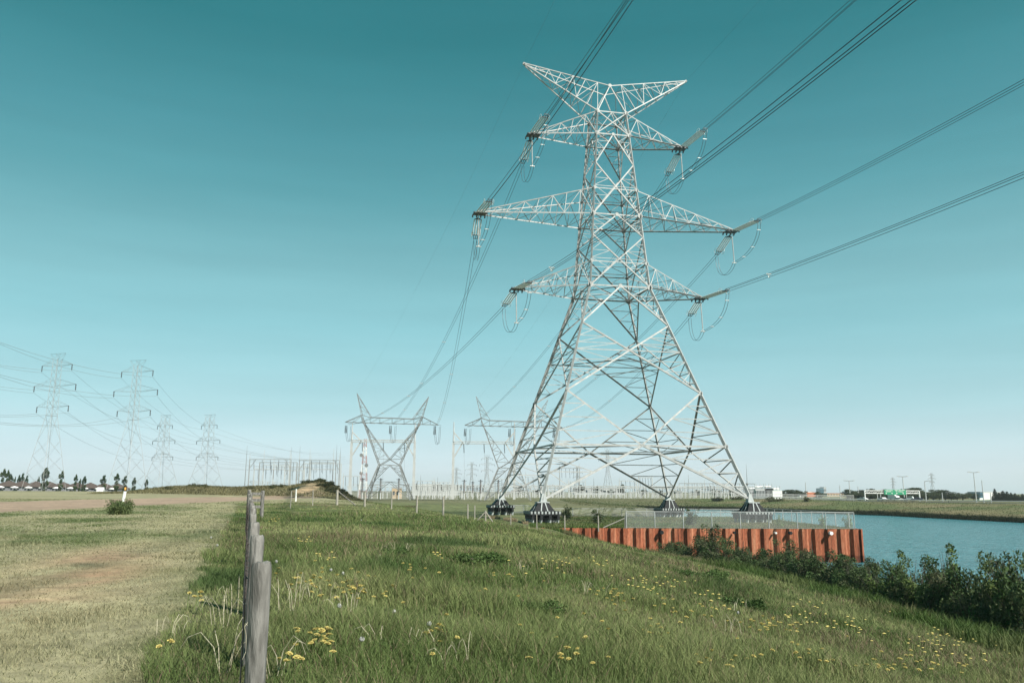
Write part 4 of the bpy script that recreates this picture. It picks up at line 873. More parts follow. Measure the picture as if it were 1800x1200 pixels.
BL = [(1170, 79, 1.0, 948), (1200, 77, 1.2, 944), (1238, 74, 1.35, 934), (1268, 72, 1.3, 945), (1298, 70, 1.2, 950), (1330, 68, 1.0, 958), (1368, 65, 1.1, 955), (1400, 62, 1.1, 962), (1440, 58, 1.2, 960), (1478, 55, 1.2, 968), (1505, 52, 1.15, 972),
      (1535, 49.5, 1.15, 982), (1565, 47, 1.2, 968), (1590, 45, 1.25, 966), (1618, 43, 1.2, 975), (1645, 41.5, 1.5, 955), (1672, 40, 1.3, 966), (1700, 38.5, 1.25, 972), (1728, 37, 1.3, 975), (1752, 36, 1.2, 980), (1775, 35, 1.3, 975), (1800, 34, 1.4, 980), (1830, 33, 1.4, 970), (1860, 32, 1.4, 980), (1512, 56, 1.1, 975), (1628, 46, 1.2, 982), (1790, 38, 1.3, 985)]
BLAB = ['small dark bush at the left end of the bank row, before the rusty wall', 'dark bush second from the left, before the rusty wall', 'tallest bush in front of the rusty wall, left part', 'bush right of the tallest one before the rusty wall', 'fifth bush from the left, low against the rusty wall', 'low grey bush before the middle of the rusty wall', 'bush below the white pipe end on the rusty wall, left of it', 'narrow bush before the right half of the rusty wall', 'bush before the right third of the rusty wall', 'bush close to the right end of the rusty wall',
        'dark bush just under the right corner of the rusty wall', 'first low bush right of the rusty wall with water behind', 'thin twiggy bush beside the gap right of the rusty wall', 'round brownish bush at the water, left of the tall green one', 'bush directly left of the tall bright green bush', 'tall bright green bush standing highest above the water', 'bush directly right of the tall bright green bush', 'second bush right of the tall green one', 'third bush right of the tall green one', 'fourth bush right of the tall green one', 'bush before the last at the right edge of the picture', 'bush cut by the right edge of the picture', 'bush just outside the right edge, half hidden', 'last bush on the right, farthest outside the frame', 'bush behind the one under the rusty wall corner', 'bush at the water behind the one left of the tall green bush', 'bush at the water behind the right edge pair']
first = {id(p): True for p in protos + [protoG]}
def zsurf(x, y): return h1(x, y)
for i, (px, D, sc, top) in enumerate(BL):
    pr_ = protoG if px in (1645, 1565, 1752) else protos[i % 4]; x = xat(px, top, D); z0 = max(zsurf(x, D), WATER - .1) - .05; zt_ = zat(top, D); hgt = max((zt_ - z0) * random.uniform(.95, 1.2) + .1, 1.2)
    hgt = hgt * (1.2 if px < 1480 else 1.08); sc = sc * (1.2 if px < 1480 else 1)
    s = (sc * (.9 + .25 * random.random()), sc * .95, hgt / 2.55 if pr_ is not protoG else hgt / 2.75); rz = random.uniform(0, 6.28)
    if first[id(pr_)]: first[id(pr_)] = False; pr_.location = (x, D, z0); pr_.rotation_euler.z = rz; pr_.scale = s; pr_['label'] = BLAB[i]
    else: copy_tree(pr_, (x, D, z0), rz, s, BLAB[i])
# bush round the marker post, saplings on the platform
bp = bush_proto(21, 1.9, .85, 4200, .05, [(.09, .13, .05), (.12, .15, .06), (.07, .10, .04)], 'small_bush', 'low leafy bush growing round the leaning white marker post', 'bush', None); bp.location = (xat(210, 890, 47.3), 47.3, h1(xat(210, 890, 47.3), 47.3)); bp.scale = (.95, .8, 1.35)
SAP = [(1050, 885, 96, 1.0, 2.6, 'dark sapling on the platform left of the back footing', 0), (999, 882, 112, 1.2, 2.6, 'dark spreading sapling right of the left front footing', 0), (1214, 880, 92, 1.0, 3.0, 'tall thin sapling behind the chain link fence, mid wall', 0), (1374, 901, 88, .8, 1.6, 'pale green sapling right of the rightmost footing', 1), (1445, 902, 88, .9, 1.6, 'pale green sapling second from the fence end', 1), (1488, 899, 87, .9, 1.8, 'pale green sapling nearest the fence corner', 1)]
sp0 = bush_proto(31, 1.8, 2.6, 1500, .09, DARKS[:3], 'sapling', 'x', 'sapling', 'saplings on the pylon platform', stems=6); sp1 = bush_proto(32, 1.4, 1.7, 900, .07, [(.13, .2, .06), (.17, .24, .09)], 'sapling', 'x', 'sapling', 'saplings on the pylon platform', stems=6); fl = [True, True]
for px, py, D, w_, h_, lb, ty in SAP:
    x = xat(px, py, D); b_ = (sp0, sp1)[ty]; loc = (x, D, max(PZ, h1(x, D))); s = (w_, w_, h_ / (2.6, 1.7)[ty])
    if fl[ty]: fl[ty] = False; b_.location = loc; b_.scale = s; b_['label'] = lb
    else: copy_tree(b_, loc, random.uniform(0, 6), s, lb)
def tree_proto(seed, kind, label='x', name='tree', cat='tree', group='far trees along the horizon'):
    rs = random.Random(seed); fo = empty(name, (0, 0, 0), label, cat, group); m = MB(); cs, rad = [], []
    if kind == 'pop':
        m.tube([(0, 0, 0), (.1, 0, 4), (.5, 0, 9)], [.2, .14, .04], 6)
        for i in range(16): z = rs.uniform(1.6, 9.3); r_ = .25 + 1.5 * math.sin(min(1, (z - 1) / 9) * math.pi) ** .8; cs.append((rs.uniform(-.7, .7) * r_ + .06 * z, rs.uniform(-.7, .7) * r_, z)); rad.append(rs.uniform(.45, .95))
        cols = [(.035, .06, .035), (.05, .085, .045), (.06, .09, .03)]; fl_ = 1.3
    elif kind == 'spruce':
        m.tube([(0, 0, 0), (0, 0, 9.5)], [.2, .03], 6)
        for i in range(26): z = .8 + 8.6 * (i / 26); r_ = (1 - z / 10) * 2.5; a = i * 2.4; cs.append((math.cos(a) * r_ * .6, math.sin(a) * r_ * .6, z)); rad.append(.3 + r_ * .42)
        cols = [(.02, .035, .022), (.03, .045, .03)]; fl_ = .7
    else:
        m.tube([(0, 0, 0), (0, .1, 2.5), (.2, 0, 6)], [.28, .2, .08], 6)
        for i in range(6): a = rs.uniform(0, 6.28); m.tube([(0, .05, rs.uniform(1.8, 3.5)), (math.cos(a) * 2, math.sin(a) * 2, rs.uniform(4, 6.5))], [.1, .03], 5)
        for i in range(20): a = rs.uniform(0, 6.28); r_ = rs.uniform(.3, 3.0); z = rs.uniform(2.4, 8.2); r_ *= math.sqrt(max(.15, 1 - ((z - 5) / 4) ** 2)); cs.append((math.cos(a) * r_, math.sin(a) * r_, z)); rad.append(rs.uniform(.8, 1.5))
        cols = [(.035, .055, .025), (.055, .075, .03), (.07, .085, .04), (.045, .05, .028)]; fl_ = .85
    m.build('trunk', M['bark'], fo); co, f, cc = leaf_cloud(cs, rad, 2600, .26, cols, fl_); npmesh('crown', co, f, M['leaf'], cc, fo); return fo
tp_ = {'pop': tree_proto(1, 'pop'), 'pop2': tree_proto(5, 'pop'), 'round': tree_proto(2, 'round'), 'round2': tree_proto(6, 'round'), 'spruce': tree_proto(3, 'spruce')}; used = {k: False for k in tp_}
def tree(kind, px, top, D, label, wid=1., base=None, group=None):
    x = xat(px, 862, D); z0 = h1(x, D) if base is None else base; hgt = max(zat(top, D) - z0, 1.0); s = hgt / 9.6; sc = (s * wid, s * wid, s); pr_ = tp_[kind]
    if not used[kind]: used[kind] = True; o = pr_; o.location = (x, D, z0); o.scale = sc; o['label'] = label; o.rotation_euler.z = random.uniform(0, 6)
    else: o = copy_tree(pr_, (x, D, z0), random.uniform(0, 6) if kind[:3] != 'pop' else random.uniform(-.5, .5), sc, label)
    if group: o['group'] = group
G1 = 'conifers behind the brown roofed houses'
for px, top, w, lb in ((3, 829, .7, 'dark tree cut by the left edge, behind the houses'), (11, 831, .6, 'second tree from the left edge, behind the roofs'), (18, 835, .6, 'third dark tree from the left edge, behind the roofs'), (32, 837, .45, 'small thin tree left of the first pylon, farthest from it'), (38, 834, .55, 'thin tree left of the first pylon, middle of three'), (46, 838, .5, 'thin tree just left of the first pylon leg'), (67, 842, .5, 'tiny tree behind the first pylon legs'),
                       (25, 842, .4, 'tiny tree in the gap left of the first pylon')):
    tree('pop' if int(px) % 2 else 'pop2', px, top, 285, lb, w * 1.0, group=G1)
for px, top, w, lb in ((77, 824, 1.1, 'tallest leaning poplar, inside the legs of the first pylon'), (106, 832, 1.0, 'leaning poplar right of the first pylon'), (132, 838, .9, 'sparse pale tree halfway between the two slender pylons'), (147, 839, 1.0, 'dark tree right of the sparse pale one'), (181, 837, 1.1, 'rounded poplar left of the second pylon'), (204, 836, 1.2, 'poplar at the left foot of the second pylon'), (219, 838, 1.0, 'poplar inside the feet of the second pylon'), (235, 841, 1.0, 'poplar at the right foot of the second pylon'), (257, 844, 1.0, 'low tree between the second pylon and the mound ridge'), (140, 845, .7, 'tiny tree between the sparse pale tree and the dark one')):
    tree('pop2' if int(px) % 2 else 'pop', px, top, 245, lb, w * .72, base=.2, group=G1)
for px, top, w, lb in ((1021, 849, 1, 'round tree behind the switchyard, left of the framed pylon'), (1052, 851, 1.3, 'wide round tree behind the switchyard, below the framed pylon'), (1094, 848, 1.1, 'round green tree behind the switchyard, right of the framed pylon'), (1075, 857, 1.6, 'low tree mass behind the busbars under the big pylon')):
    tree('round' if int(px) % 2 else 'round2', px, top, 520, lb, w)
for i, px in enumerate((912, 948, 985, 1130, 1160, 1190, 1225, 1258, 1290, 1318)):
    tree('round' if i % 2 else 'round2', px, 857.5 + random.uniform(-1.5, 2), 480, '%s tree of the low row right behind the busbars, counted from the left' % 'first second third fourth fifth sixth seventh eighth ninth tenth'.split()[i], 2.4, group='low trees behind the busbars')
G2 = 'trees behind the highway'
rt_ = [(1376, 864, 1), (1388, 862, 1.3), (1400, 863, 1.2), (1410, 865, 1.3), (1440, 866, 1), (1490, 861, 1.2), (1503, 865, 1.3), (1516, 863, 1.4), (1530, 860, 1.5), (1545, 862, 1.5), (1560, 861, 1.4), (1577, 863, 1.5), (1600, 858, 1.5), (1613, 857, 1.4), (1626, 865, 1.6), (1650, 861, 1.5), (1662, 862, 1.4), (1676, 868, 1.2), (1688, 867, 1.1), (1702, 867, 1.1), (1712, 868, 1.1), (1640, 866, 1.5), (1534, 866, 1.6), (1590, 866, 1.8), (1510, 868, 1.5)]
wh = ['left of the white domed hall', 'beside the white domed hall', 'near the glass tower blocks', 'behind the left post of the road gantry', 'behind the green road sign', 'right of the green road sign', 'between the gantry and the orange roof', 'near the orange roofed building']
for i, (px, top, w) in enumerate(rt_):
    seg = 0 if px < 1400 else 1 if px < 1435 else 2 if px < 1500 else 3 if px < 1535 else 4 if px < 1596 else 5 if px < 1635 else 6 if px < 1680 else 7
    oth = [q for q in rt_ if (0 if q[0] < 1400 else 1 if q[0] < 1435 else 2 if q[0] < 1500 else 3 if q[0] < 1535 else 4 if q[0] < 1596 else 5 if q[0] < 1635 else 6 if q[0] < 1680 else 7) == seg]; oth.sort(); r_ = oth.index((px, top, w))
    tree('round' if i % 2 else 'round2', px, top - 6, 400 + 25 * (i % 4), '%s dark tree of those %s' % (['leftmost', 'second', 'third', 'fourth', 'fifth', 'sixth'][r_], wh[seg]), w * 1.9, group=G2)
hd_ = ['%s dark hedge bush of the low belt behind the highway, counted from the dome' % w_ for w_ in 'first second third fourth fifth sixth seventh eighth ninth tenth eleventh twelfth thirteenth fourteenth fifteenth sixteenth seventeenth eighteenth nineteenth twentieth'.split()]
for i in range(20):
    tree('round' if i % 2 else 'round2', 1497 + i * 10.3, 864 + random.uniform(-2, 1.5), 385 + random.uniform(-6, 6), hd_[i], 3.2, group='low belt of hedge bushes behind the highway')
for i, (px, top) in enumerate(((1750, 857), (1757, 864), (1764, 861), (1771, 862), (1778, 864), (1785, 865), (1791, 868), (1798, 866))):
    tree('spruce', px, top - 3, 345, ['tallest pointed spruce beside the white hall, first of the right group', 'second spruce of the group at the right edge', 'third spruce of the group at the right edge', 'fourth spruce of the group at the right edge', 'fifth spruce of the group at the right edge', 'sixth spruce of the group at the right edge', 'seventh spruce, low, near the right edge', 'spruce cut by the right edge of the picture'][i], 2.3 if i else 1.3, group='dark spruces at the right edge')
# scrub on the mound and far bank
sc0 = bush_proto(41, 2.4, 1.2, 900, .13, [(.05, .07, .025), (.08, .09, .035), (.10, .09, .05)], 'scrub', 'x', 'scrub', 'scrub on the mound and ridge', stems=6); sc0['label'] = 'x'; fz = True
for i in range(46):
    px = random.uniform(255, 612) if i < 16 else random.uniform(535, 612); 
    x0 = xat(px, 850, 160); y0 = random.uniform(153, 163); z0 = h1(x0, y0); s = random.uniform(.45, 1.1)
    lb = 'one of the low green scrub clumps on the tall mound' if px > 535 else 'one of the low scrub clumps on the long ridge left of the mound'
    if fz: fz = False; sc0.location = (x0, y0, z0 - .05); sc0.scale = (s * 1.2, s, s * .7); sc0['label'] = lb; o = sc0
    else: o = copy_tree(sc0, (x0, y0, z0 - .05), random.uniform(0, 6), (s * 1.2, s, s * .7), lb)
    o['group'] = 'scrub clumps on the tall mound' if px > 535 else 'scrub clumps on the ridge'
for i, (px, D, s, lb) in enumerate(((1364, 330, 1.7, 'dark shrub on the far bank right of the rightmost footing'), (1421, 318, 1.6, 'dark shrub on the far bank below the domed hall'), (1262, 345, 1.5, 'dark shrub on the far bank left of the rightmost footing'), (1296, 350, 1.2, 'pale shrub on the far bank behind the sloping leg'))):
    x = xat(px, 870, D); o = copy_tree(sc0, (x, D, h1(x, D)), i, (s * 2, s, s * 1.2), lb); o['group'] = 'shrubs on the far bank'

# ------------------------------------------------------------------ dandelions and dry tufts
def dandelion_proto(seed):
    rs = random.Random(seed); fo = empty('dandelion', (0, 0, 0), 'yellow dandelion flower standing in the meadow grass', 'dandelion', 'dandelions in the meadow grass'); h = .19; m = MB()
    m.tube([(0, 0, 0), (rs.uniform(-.02, .02), .01, h * .5), (rs.uniform(-.03, .03), 0, h)], .004, 5); m.build('stem', M['stem'], fo); m = MB(); t = Vector(m.v[-1]) if m.v else Vector((0, 0, h))
    n = 18
    for ring, (r0, r1, zz) in enumerate(((.004, .029, .000), (.003, .023, .007), (.002, .014, .012))):
        for i in range(n):
            a = i * 2 * math.pi / n + ring * .2; b = a + 2 * math.pi / n * .9; rr = r1 * rs.uniform(.85, 1.1); m.add([(r0 * math.cos(a), r0 * math.sin(a), h + zz - .004), (rr * math.cos(a), rr * math.sin(a), h + zz + rs.uniform(-.004, .004)), (rr * math.cos(b), rr * math.sin(b), h + zz + rs.uniform(-.004, .004)), (r0 * math.cos(b), r0 * math.sin(b), h + zz - .004)], [(0, 1, 2, 3)])
    m.tube([(0, 0, h - .012), (0, 0, h + .004)], [.007, .012], 8); m.build('flower_head', M['yellow'], fo); return fo
CL = [(545, 1042, 60, 26, 22), (620, 1048, 55, 22, 34), (560, 1150, 60, 28, 16), (765, 1137, 25, 14, 8), (1152, 1128, 24, 12, 7), (1080, 1060, 45, 22, 14), (1150, 1035, 60, 20, 26), (1230, 1075, 90, 25, 24), (1380, 1110, 50, 16, 30), (1430, 1070, 40, 20, 10), (1500, 1110, 60, 26, 18), (1600, 1060, 70, 18, 16), (1660, 1125, 60, 18, 22), (1760, 1120, 60, 30, 22), (1650, 1170, 110, 28, 26), (1740, 1085, 60, 14, 12),
      (480, 920, 12, 6, 8), (990, 1000, 50, 12, 14), (1060, 1000, 30, 10, 6), (530, 963, 14, 4, 6), (570, 995, 26, 8, 8), (770, 988, 10, 4, 5), (900, 1025, 30, 8, 5), (1270, 960, 30, 6, 3), (720, 1015, 40, 15, 5), (1260, 1185, 60, 12, 8), (345, 1075, 14, 6, 4), (1000, 1180, 60, 14, 5), (1420, 1165, 60, 18, 8), (1550, 1180, 60, 18, 12), (460, 1190, 20, 8, 6), (290, 1180, 20, 6, 2)]
spots = []
for cx, cy, rx, ry, n in CL:
    for i in range(int(n * 1.25)):
        px = random.gauss(cx, rx * .55); py = min(1196, random.gauss(cy, ry * .55))
        if 436 < px < 482 and py > 985: px += 50
        if py < 905: continue
        spots.append((px, py))
for i in range(55):
    py = random.uniform(985, 1195); spots.append((random.uniform(700, 1795), py))
Ds = np.linspace(5, 130, 500)
pts = []
for px, py in spots:
    p = ground(px, py + 3, 5, 110)
    if p.y < 100 and seg_d(np.array([p.x]), np.array([p.y]), T)[1][0] > 0: pts.append(p)
pts.sort(key=lambda p: p.y); dp = [dandelion_proto(s_) for s_ in (1, 2, 3)]; far_m = MB(); nf_ = []
for i, p in enumerate(pts):
    sc = random.uniform(.75, 1.05); hs = random.uniform(.75, 1.25)
    if i < 295:
        k = i % 3
        if i < 3: o = dp[k]; o.location = p; o.scale = (sc, sc, hs)
        else: o = copy_tree(dp[k], p, random.uniform(0, 6), (sc * 1.25, sc * 1.25, hs))
        o.rotation_euler.x = random.uniform(-.12, .35)
    else:
        r_ = .032 * sc; nf_.append(len(far_m.f)); far_m.tube([p + Vector((0, 0, .0)), p + Vector((0, 0, .2 * hs))], .004, 3, cap=False); nf_.append(len(far_m.f)); far_m.tube([p + Vector((0, 0, .2 * hs)), p + Vector((0, 0, .212 * hs)), p + Vector((0, 0, .222 * hs))], [r_ * .6, r_ * 1.2, r_ * .5], 7)
if far_m.v:
    fd = far_m.build('distant_dandelions', M['yellow']); fd.data.materials.append(M['stem'])
    for a, b in zip(nf_[::2], nf_[1::2]):
        for q in range(a, b): fd.data.polygons[q].material_index = 1
    tag(fd, 'scatter of small yellow dandelions farther up the meadow', 'dandelion', kind='stuff')
# bent dry straw and dead stalks
def straw(px, py, n, hgt, label, spread=.25, D=None, name='dry_grass_tuft'):
    p = ground(px, py, 4.5, 100) if D is None else Vector((xat(px, py, D), D, h1(xat(px, py, D), D))); m = MB(); rs = random.Random(int(px * 7 + py))
    for i in range(n):
        a = rs.uniform(0, 6.28); b = Vector((rs.uniform(-spread, spread) * .5, rs.uniform(-spread, spread) * .5, 0)); h_ = hgt * rs.uniform(.6, 1.1); dr = Vector((math.cos(a), math.sin(a), 0)) * rs.uniform(.15, .6) * hgt
        pts_ = [b, b + dr * .25 + Vector((0, 0, h_ * .55)), b + dr * .7 + Vector((0, 0, h_ * .85)), b + dr * 1.1 + Vector((0, 0, h_ * .75)), b + dr * 1.35 + Vector((0, 0, h_ * .5))]
        m.tube(pts_, [.0035, .0035, .003, .0025, .0012], 3, cap=False)
    o = m.build(name, M['drygrass']); o.location = p; tag(o, label, 'dry grass', 'dry grass tufts near the fence')
for px, py, n, hg, lb in ((405, 1080, 5, .5, 'bleached bent straw tuft left of the second fence post'), (418, 1185, 5, .5, 'bleached straw tuft at the bottom left of the nearest post'), (385, 1105, 5, .4, 'small bleached tuft left of the fence, lower middle'), (500, 1075, 5, .5, 'bleached straw arching right of the nearest post, halfway up'), (484, 1190, 6, .5, 'bleached straw right of the nearest post at the bottom'), (300, 1120, 6, .25, 'reddish dry stalks at the edge of the mown strip'), (520, 1060, 4, .45, 'straw among the yellow flowers right of the fence')):
    straw(px, py, n, hg, lb)
for i, (px, py) in enumerate(((560, 1040), (610, 1060), (930, 990), (675, 985), (700, 960), (1050, 1030), (1305, 1060), (1290, 1095), (790, 1150), (690, 1130))):
    straw(px, py + 15, 6, .32, 'thin dead stalks %s in the meadow' % ['in the left flower patch', 'in the right flower patch', 'standing alone near the middle slope', 'on the brown patch, left', 'on the brown patch, upper', 'below the rusty wall start', 'above the right flower group', 'left of the right flower group', 'near the lowest flower clump', 'beside the bottom left flowers'][i], .5, name='dead_stalks')
# pale seed heads and leafy weed clumps
def seed_proto():
    fo = empty('seed_head', (0, 0, 0), 'x', 'dandelion clock', 'pale dandelion clocks in the meadow'); m = MB(); m.tube([(0, 0, 0), (.01, 0, .24)], .003, 4); m.build('stem', M['stem'], fo); m = MB(); rs = random.Random(3)
    for i in range(70):
        u = Vector((rs.gauss(0, 1), rs.gauss(0, 1), rs.gauss(0, 1))).normalized(); c_ = Vector((.01, 0, .26)); m.tube([c_, c_ + u * .026], .0008, 3, cap=False); t_ = u.cross(Vector((.3, .2, 1))).normalized() * .008; b_ = u.cross(t_); m.add([c_ + u * .026 + t_, c_ + u * .028 + b_, c_ + u * .026 - t_, c_ + u * .028 - b_], [(0, 1, 2, 3)])
    m.build('seed_ball', M['seed'], fo); return fo
sh = seed_proto(); shn = ['just right of the fence by the yellow flowers', 'above the left flower patch', 'right of the tall flower patch', 'below the flower patch, left', 'in the lower yellow cluster', 'near the bottom edge, left of centre', 'low in the middle of the slope', 'in the right hand flower group', 'at the upper brown patch', 'left of the fence in the long strip', 'left of the fence, higher up', 'near the right edge among flowers']
for i, (px, py) in enumerate(((485, 1012), (582, 1022), (604, 1034), (598, 1102), (757, 1131), (637, 1162), (693, 1105), (1300, 1094), (636, 921), (383, 975), (372, 960), (1712, 1107))):
    p = ground(px, py + 4, 5, 100)
    if i == 0: sh.location = p; sh['label'] = 'pale dandelion clock ' + shn[0]; sh.scale = (.9, .9, 1)
    else: copy_tree(sh, p, i, (.9, .9, random.uniform(.8, 1.0)), 'pale dandelion clock ' + shn[i])
wd = bush_proto(51, 1.0, .26, 3200, .032, [(.07, .12, .035), (.09, .14, .045), (.06, .10, .03)], 'weed_clump', 'x', 'weeds', 'dark leafy weed clumps in the meadow', stems=10)
for i, (px, py, s_, lb) in enumerate(((840, 992, 1.3, 'in the middle of the slope'), (862, 985, 1.0, 'right beside the middle one'), (1232, 1018, 1.5, 'on the slope below the wall bushes'), (1262, 1012, 1.2, 'right of the one below the wall bushes'), (1310, 1068, 1.2, 'right of centre among flowers'), (1640, 1078, 1.3, 'near the right edge'), (700, 978, 1.0, 'left of the middle slope'), (1480, 1040, 1.4, 'above the right flower group'), (690, 1142, .6, 'near the bottom, left of centre'), (1190, 1150, .6, 'near the bottom, right of centre'), (1420, 1030, 1.4, 'along the upper right slope'), (530, 1130, .5, 'just right of the nearest post'), (950, 1075, .8, 'at mid slope, alone'), (1560, 1115, .8, 'low on the right slope'))):
    p = ground(px, py, 5, 100)
    if i == 0: wd.location = p; wd['label'] = 'dark leafy weed clump ' + lb; wd.scale = (s_ * 1.1, s_ * .8, s_ * .8)
    else: copy_tree(wd, p, i * 1.3, (s_ * 1.1, s_ * .8, s_ * .8), 'dark leafy weed clump ' + lb)
# dry fringe near the left footing and wall start
n = 9000; x = rng.uniform(-3, 12, n); tt_ = rng.uniform(-1.2, 1.8, n); y = np.interp(x, [-3, 1.5, 5, 9.1, 12], [110, 98, 83, 66, 52]) + tt_ ; cl = np.array([.36, .29, .18]) * rng.uniform(.6, 1.3, n)[:, None]
kp = fbm(x, y, 2, 77) > .45; x, y, cl = x[kp], y[kp], cl[kp]; n = len(x)
c, f, k = blades(n, x, y, rng.uniform(.25, .65, n), np.full(n, .05), cl, .7); tag(npmesh('dry_fringe_grass', c, f, M['grass'], k), 'dry pinkish seed grass along the brow where the rusty wall begins', 'grass', kind='stuff')
# weeds along the lower bank
n = 60000; y = rng.uniform(18, 84, n); x = np.interp(y, [24, 35, 47.4, 66, 84], [14.5, 14.4, 13, 9.1, 5]) + rng.uniform(-1.5, 7, n); cl = pal(x, y, 'b') * .9
c, f, k = blades(n, x, y, rng.uniform(.2, .7, n) * (.5 + fbm(x, y, 3, 79)), np.full(n, .045), cl, .7); tag(npmesh('bank_weeds', c, f, M['grass'], k), 'rank dark weeds on the steep bank between meadow and water', 'weeds', kind='stuff')
# tussocks over the ridge and far bank edge
n = 26000; x = rng.uniform(-76, -20, n); y = rng.uniform(146, 172, n); cl = np.array([.17, .155, .08]) * rng.uniform(.5, 1.4, n)[:, None] * (.6 + .8 * fbm(x, y, 4, 52)[:, None]); bare = np.exp(-((x + 38.6) / 2.6) ** 2 - ((y - 153) / 4.0) ** 2) > .4; x, y, cl = x[~bare], y[~bare], cl[~bare]; n = len(x)
c, f, k = blades(n, x, y, rng.uniform(.15, .55, n), np.full(n, .14), cl, .7); tag(npmesh('ridge_grass', c, f, M['grass'], k), 'rough brown and green grass over the spoil ridge and mound', 'grass', kind='stuff')
fx_, fy_ = [], []
for (ax, ay), (bx, by) in zip(FAR[:-1], FAR[1:]):
    L = math.hypot(bx - ax, by - ay); k = int(L * 90); t = rng.uniform(0, 1, k); nx_, ny_ = (by - ay) / L, -(bx - ax) / L; o_ = rng.uniform(-3, 60, k); fx_.append(ax + (bx - ax) * t + nx_ * o_); fy_.append(ay + (by - ay) * t + ny_ * o_)
x = np.concatenate(fx_); y = np.concatenate(fy_); z = H(x, y); ok = (z > WATER - .05) & (y > 100) & (x > 20); x, y, z = x[ok], y[ok], z[ok]; n = len(x)
edge = z < WATER + 1.3; base_c = np.where(edge[:, None], np.array([.03, .042, .016]), np.array([.095, .125, .05]) * (1 - .0) + np.array([.07, .03, .03]) * np.clip((fbm(x, y, 14, 61)[:, None] - .4) * 3, 0, 1))  # blades close to the water carry the bank overhang's shade in their colour
c, f, k = blades(n, x, y, rng.uniform(.1, .4, n) + np.where(edge, .5, 0), np.full(n, .2), base_c * rng.uniform(.6, 1.3, n)[:, None], .6, z=z); tag(npmesh('far_bank_grass', c, f, M['grass'], k), 'brown green grass on the far bank of the canal, shade painted in at the waterline', 'grass', kind='stuff')

fx_, fy_ = [], []  # extra blades added to darken the far waterline, overhang shade painted as near-black
for (ax, ay), (bx, by) in zip(FAR[:-1], FAR[1:]):
    L = math.hypot(bx - ax, by - ay); k = int(L * 1400); t = rng.uniform(0, 1, k); nx_, ny_ = (by - ay) / L, -(bx - ax) / L; o_ = rng.uniform(36, 52, k); fx_.append(ax + (bx - ax) * t + nx_ * o_); fy_.append(ay + (by - ay) * t + ny_ * o_)
x = np.concatenate(fx_); y = np.concatenate(fy_); z = H(x, y); ok = (z > WATER - .15) & (z < WATER + .75) & (y > 120) & (x > 8); x, y, z = x[ok], y[ok], z[ok]; n = len(x)
c, f, k = blades(n, x, y, rng.uniform(.4, 1.0, n), np.full(n, .22), np.array([.03, .042, .016]) * rng.uniform(.5, 1.4, n)[:, None], .6, z=z); tag(npmesh('waterline_shade_sedge', c, f, M['grass'], k), 'added sedge fringe along the far waterline of the canal, coloured near-black as overhang shade', 'sedge', kind='stuff')
# ------------------------------------------------------------------ switchyard
def portal(px0, px1, top, D, label, mast=0, knee=True, ins=3, wpx=4.5, mt='steel_white', seg=True):
    x0, x1 = xat(px0, 862, D), xat(px1, 862, D); z0 = h1(x0, D); zt = zat(top, D) - z0; u = D / FPX; w = wpx * u; cx = (x0 + x1) / 2; fo = empty('busbar_portal', (cx, D, z0), label, 'portal frame', 'portal frames in the switchyard'); hx = (x1 - x0) / 2
    for s_ in (-1, 1):
        m = MB(); m.frustum((s_ * hx, 0), -.5, zt, w, w, w * .75, w * .75); m.build('post', M[mt], fo)
        if mast: m = MB(); m.tube([(s_ * hx, 0, zt), (s_ * hx, 0, zt + mast * u)], [w * .3, w * .14], 6); m.build('mast', M['steel_white'], fo)
        if knee: m = MB(); m.bar((s_ * hx, 0, zt * .72), (s_ * hx * .70, 0, zt), w * .45, angle=False); m.build('knee_brace', M[mt], fo)
        if knee and mast > 20: m = MB(); m.bar((s_ * hx, 0, zt + mast * u * .5), (s_ * hx * .70, 0, zt), w * .45, angle=False); m.build('knee_brace', M[mt], fo)
    m = MB(); n = max(4, int(2 * hx / (2.2 * w)))
    for dy in (-1, 1):
        for dz in (-.5, .5): m.bar((-hx, dy * w * .4, zt + dz * w * .8), (hx, dy * w * .4, zt + dz * w * .8), w * .22, angle=False)
        truss(m, Vector((-hx, dy * w * .4, zt - w * .4)), Vector((hx, dy * w * .4, zt - w * .4)), Vector((-hx, dy * w * .4, zt + w * .4)), Vector((hx, dy * w * .4, zt + w * .4)), n, w * .14, (0, dy, 0))
    m.build('beam', M[mt], fo)
    for i in range(ins):
        x_ = -hx + 2 * hx * (i + .5) / ins; m = MB(); ins_string(m, (x_, 0, zt - w * .4), (x_ + .2, 0, zt - w * .4 - 16 * u), max(.14, w * .2), .35); m.build('insulator_string', M['hard'], fo)
        m = MB(); m.tube([(x_ + .2, 0, zt - w * .4 - 16 * u), (x_ + .5, -1, zt * .45), (x_ + .2, -1, 2.5)], .035, 4); m.build('dropper', M['wire_far'], fo)
    return fo
portal(616, 728, 776, 300, 'tall portal frame behind the left dead-end tower', mast=32, wpx=4.6, ins=3)
portal(797, 905, 778, 305, 'tall portal frame with white masts behind the right dead-end tower', mast=36, wpx=4.6, ins=3)
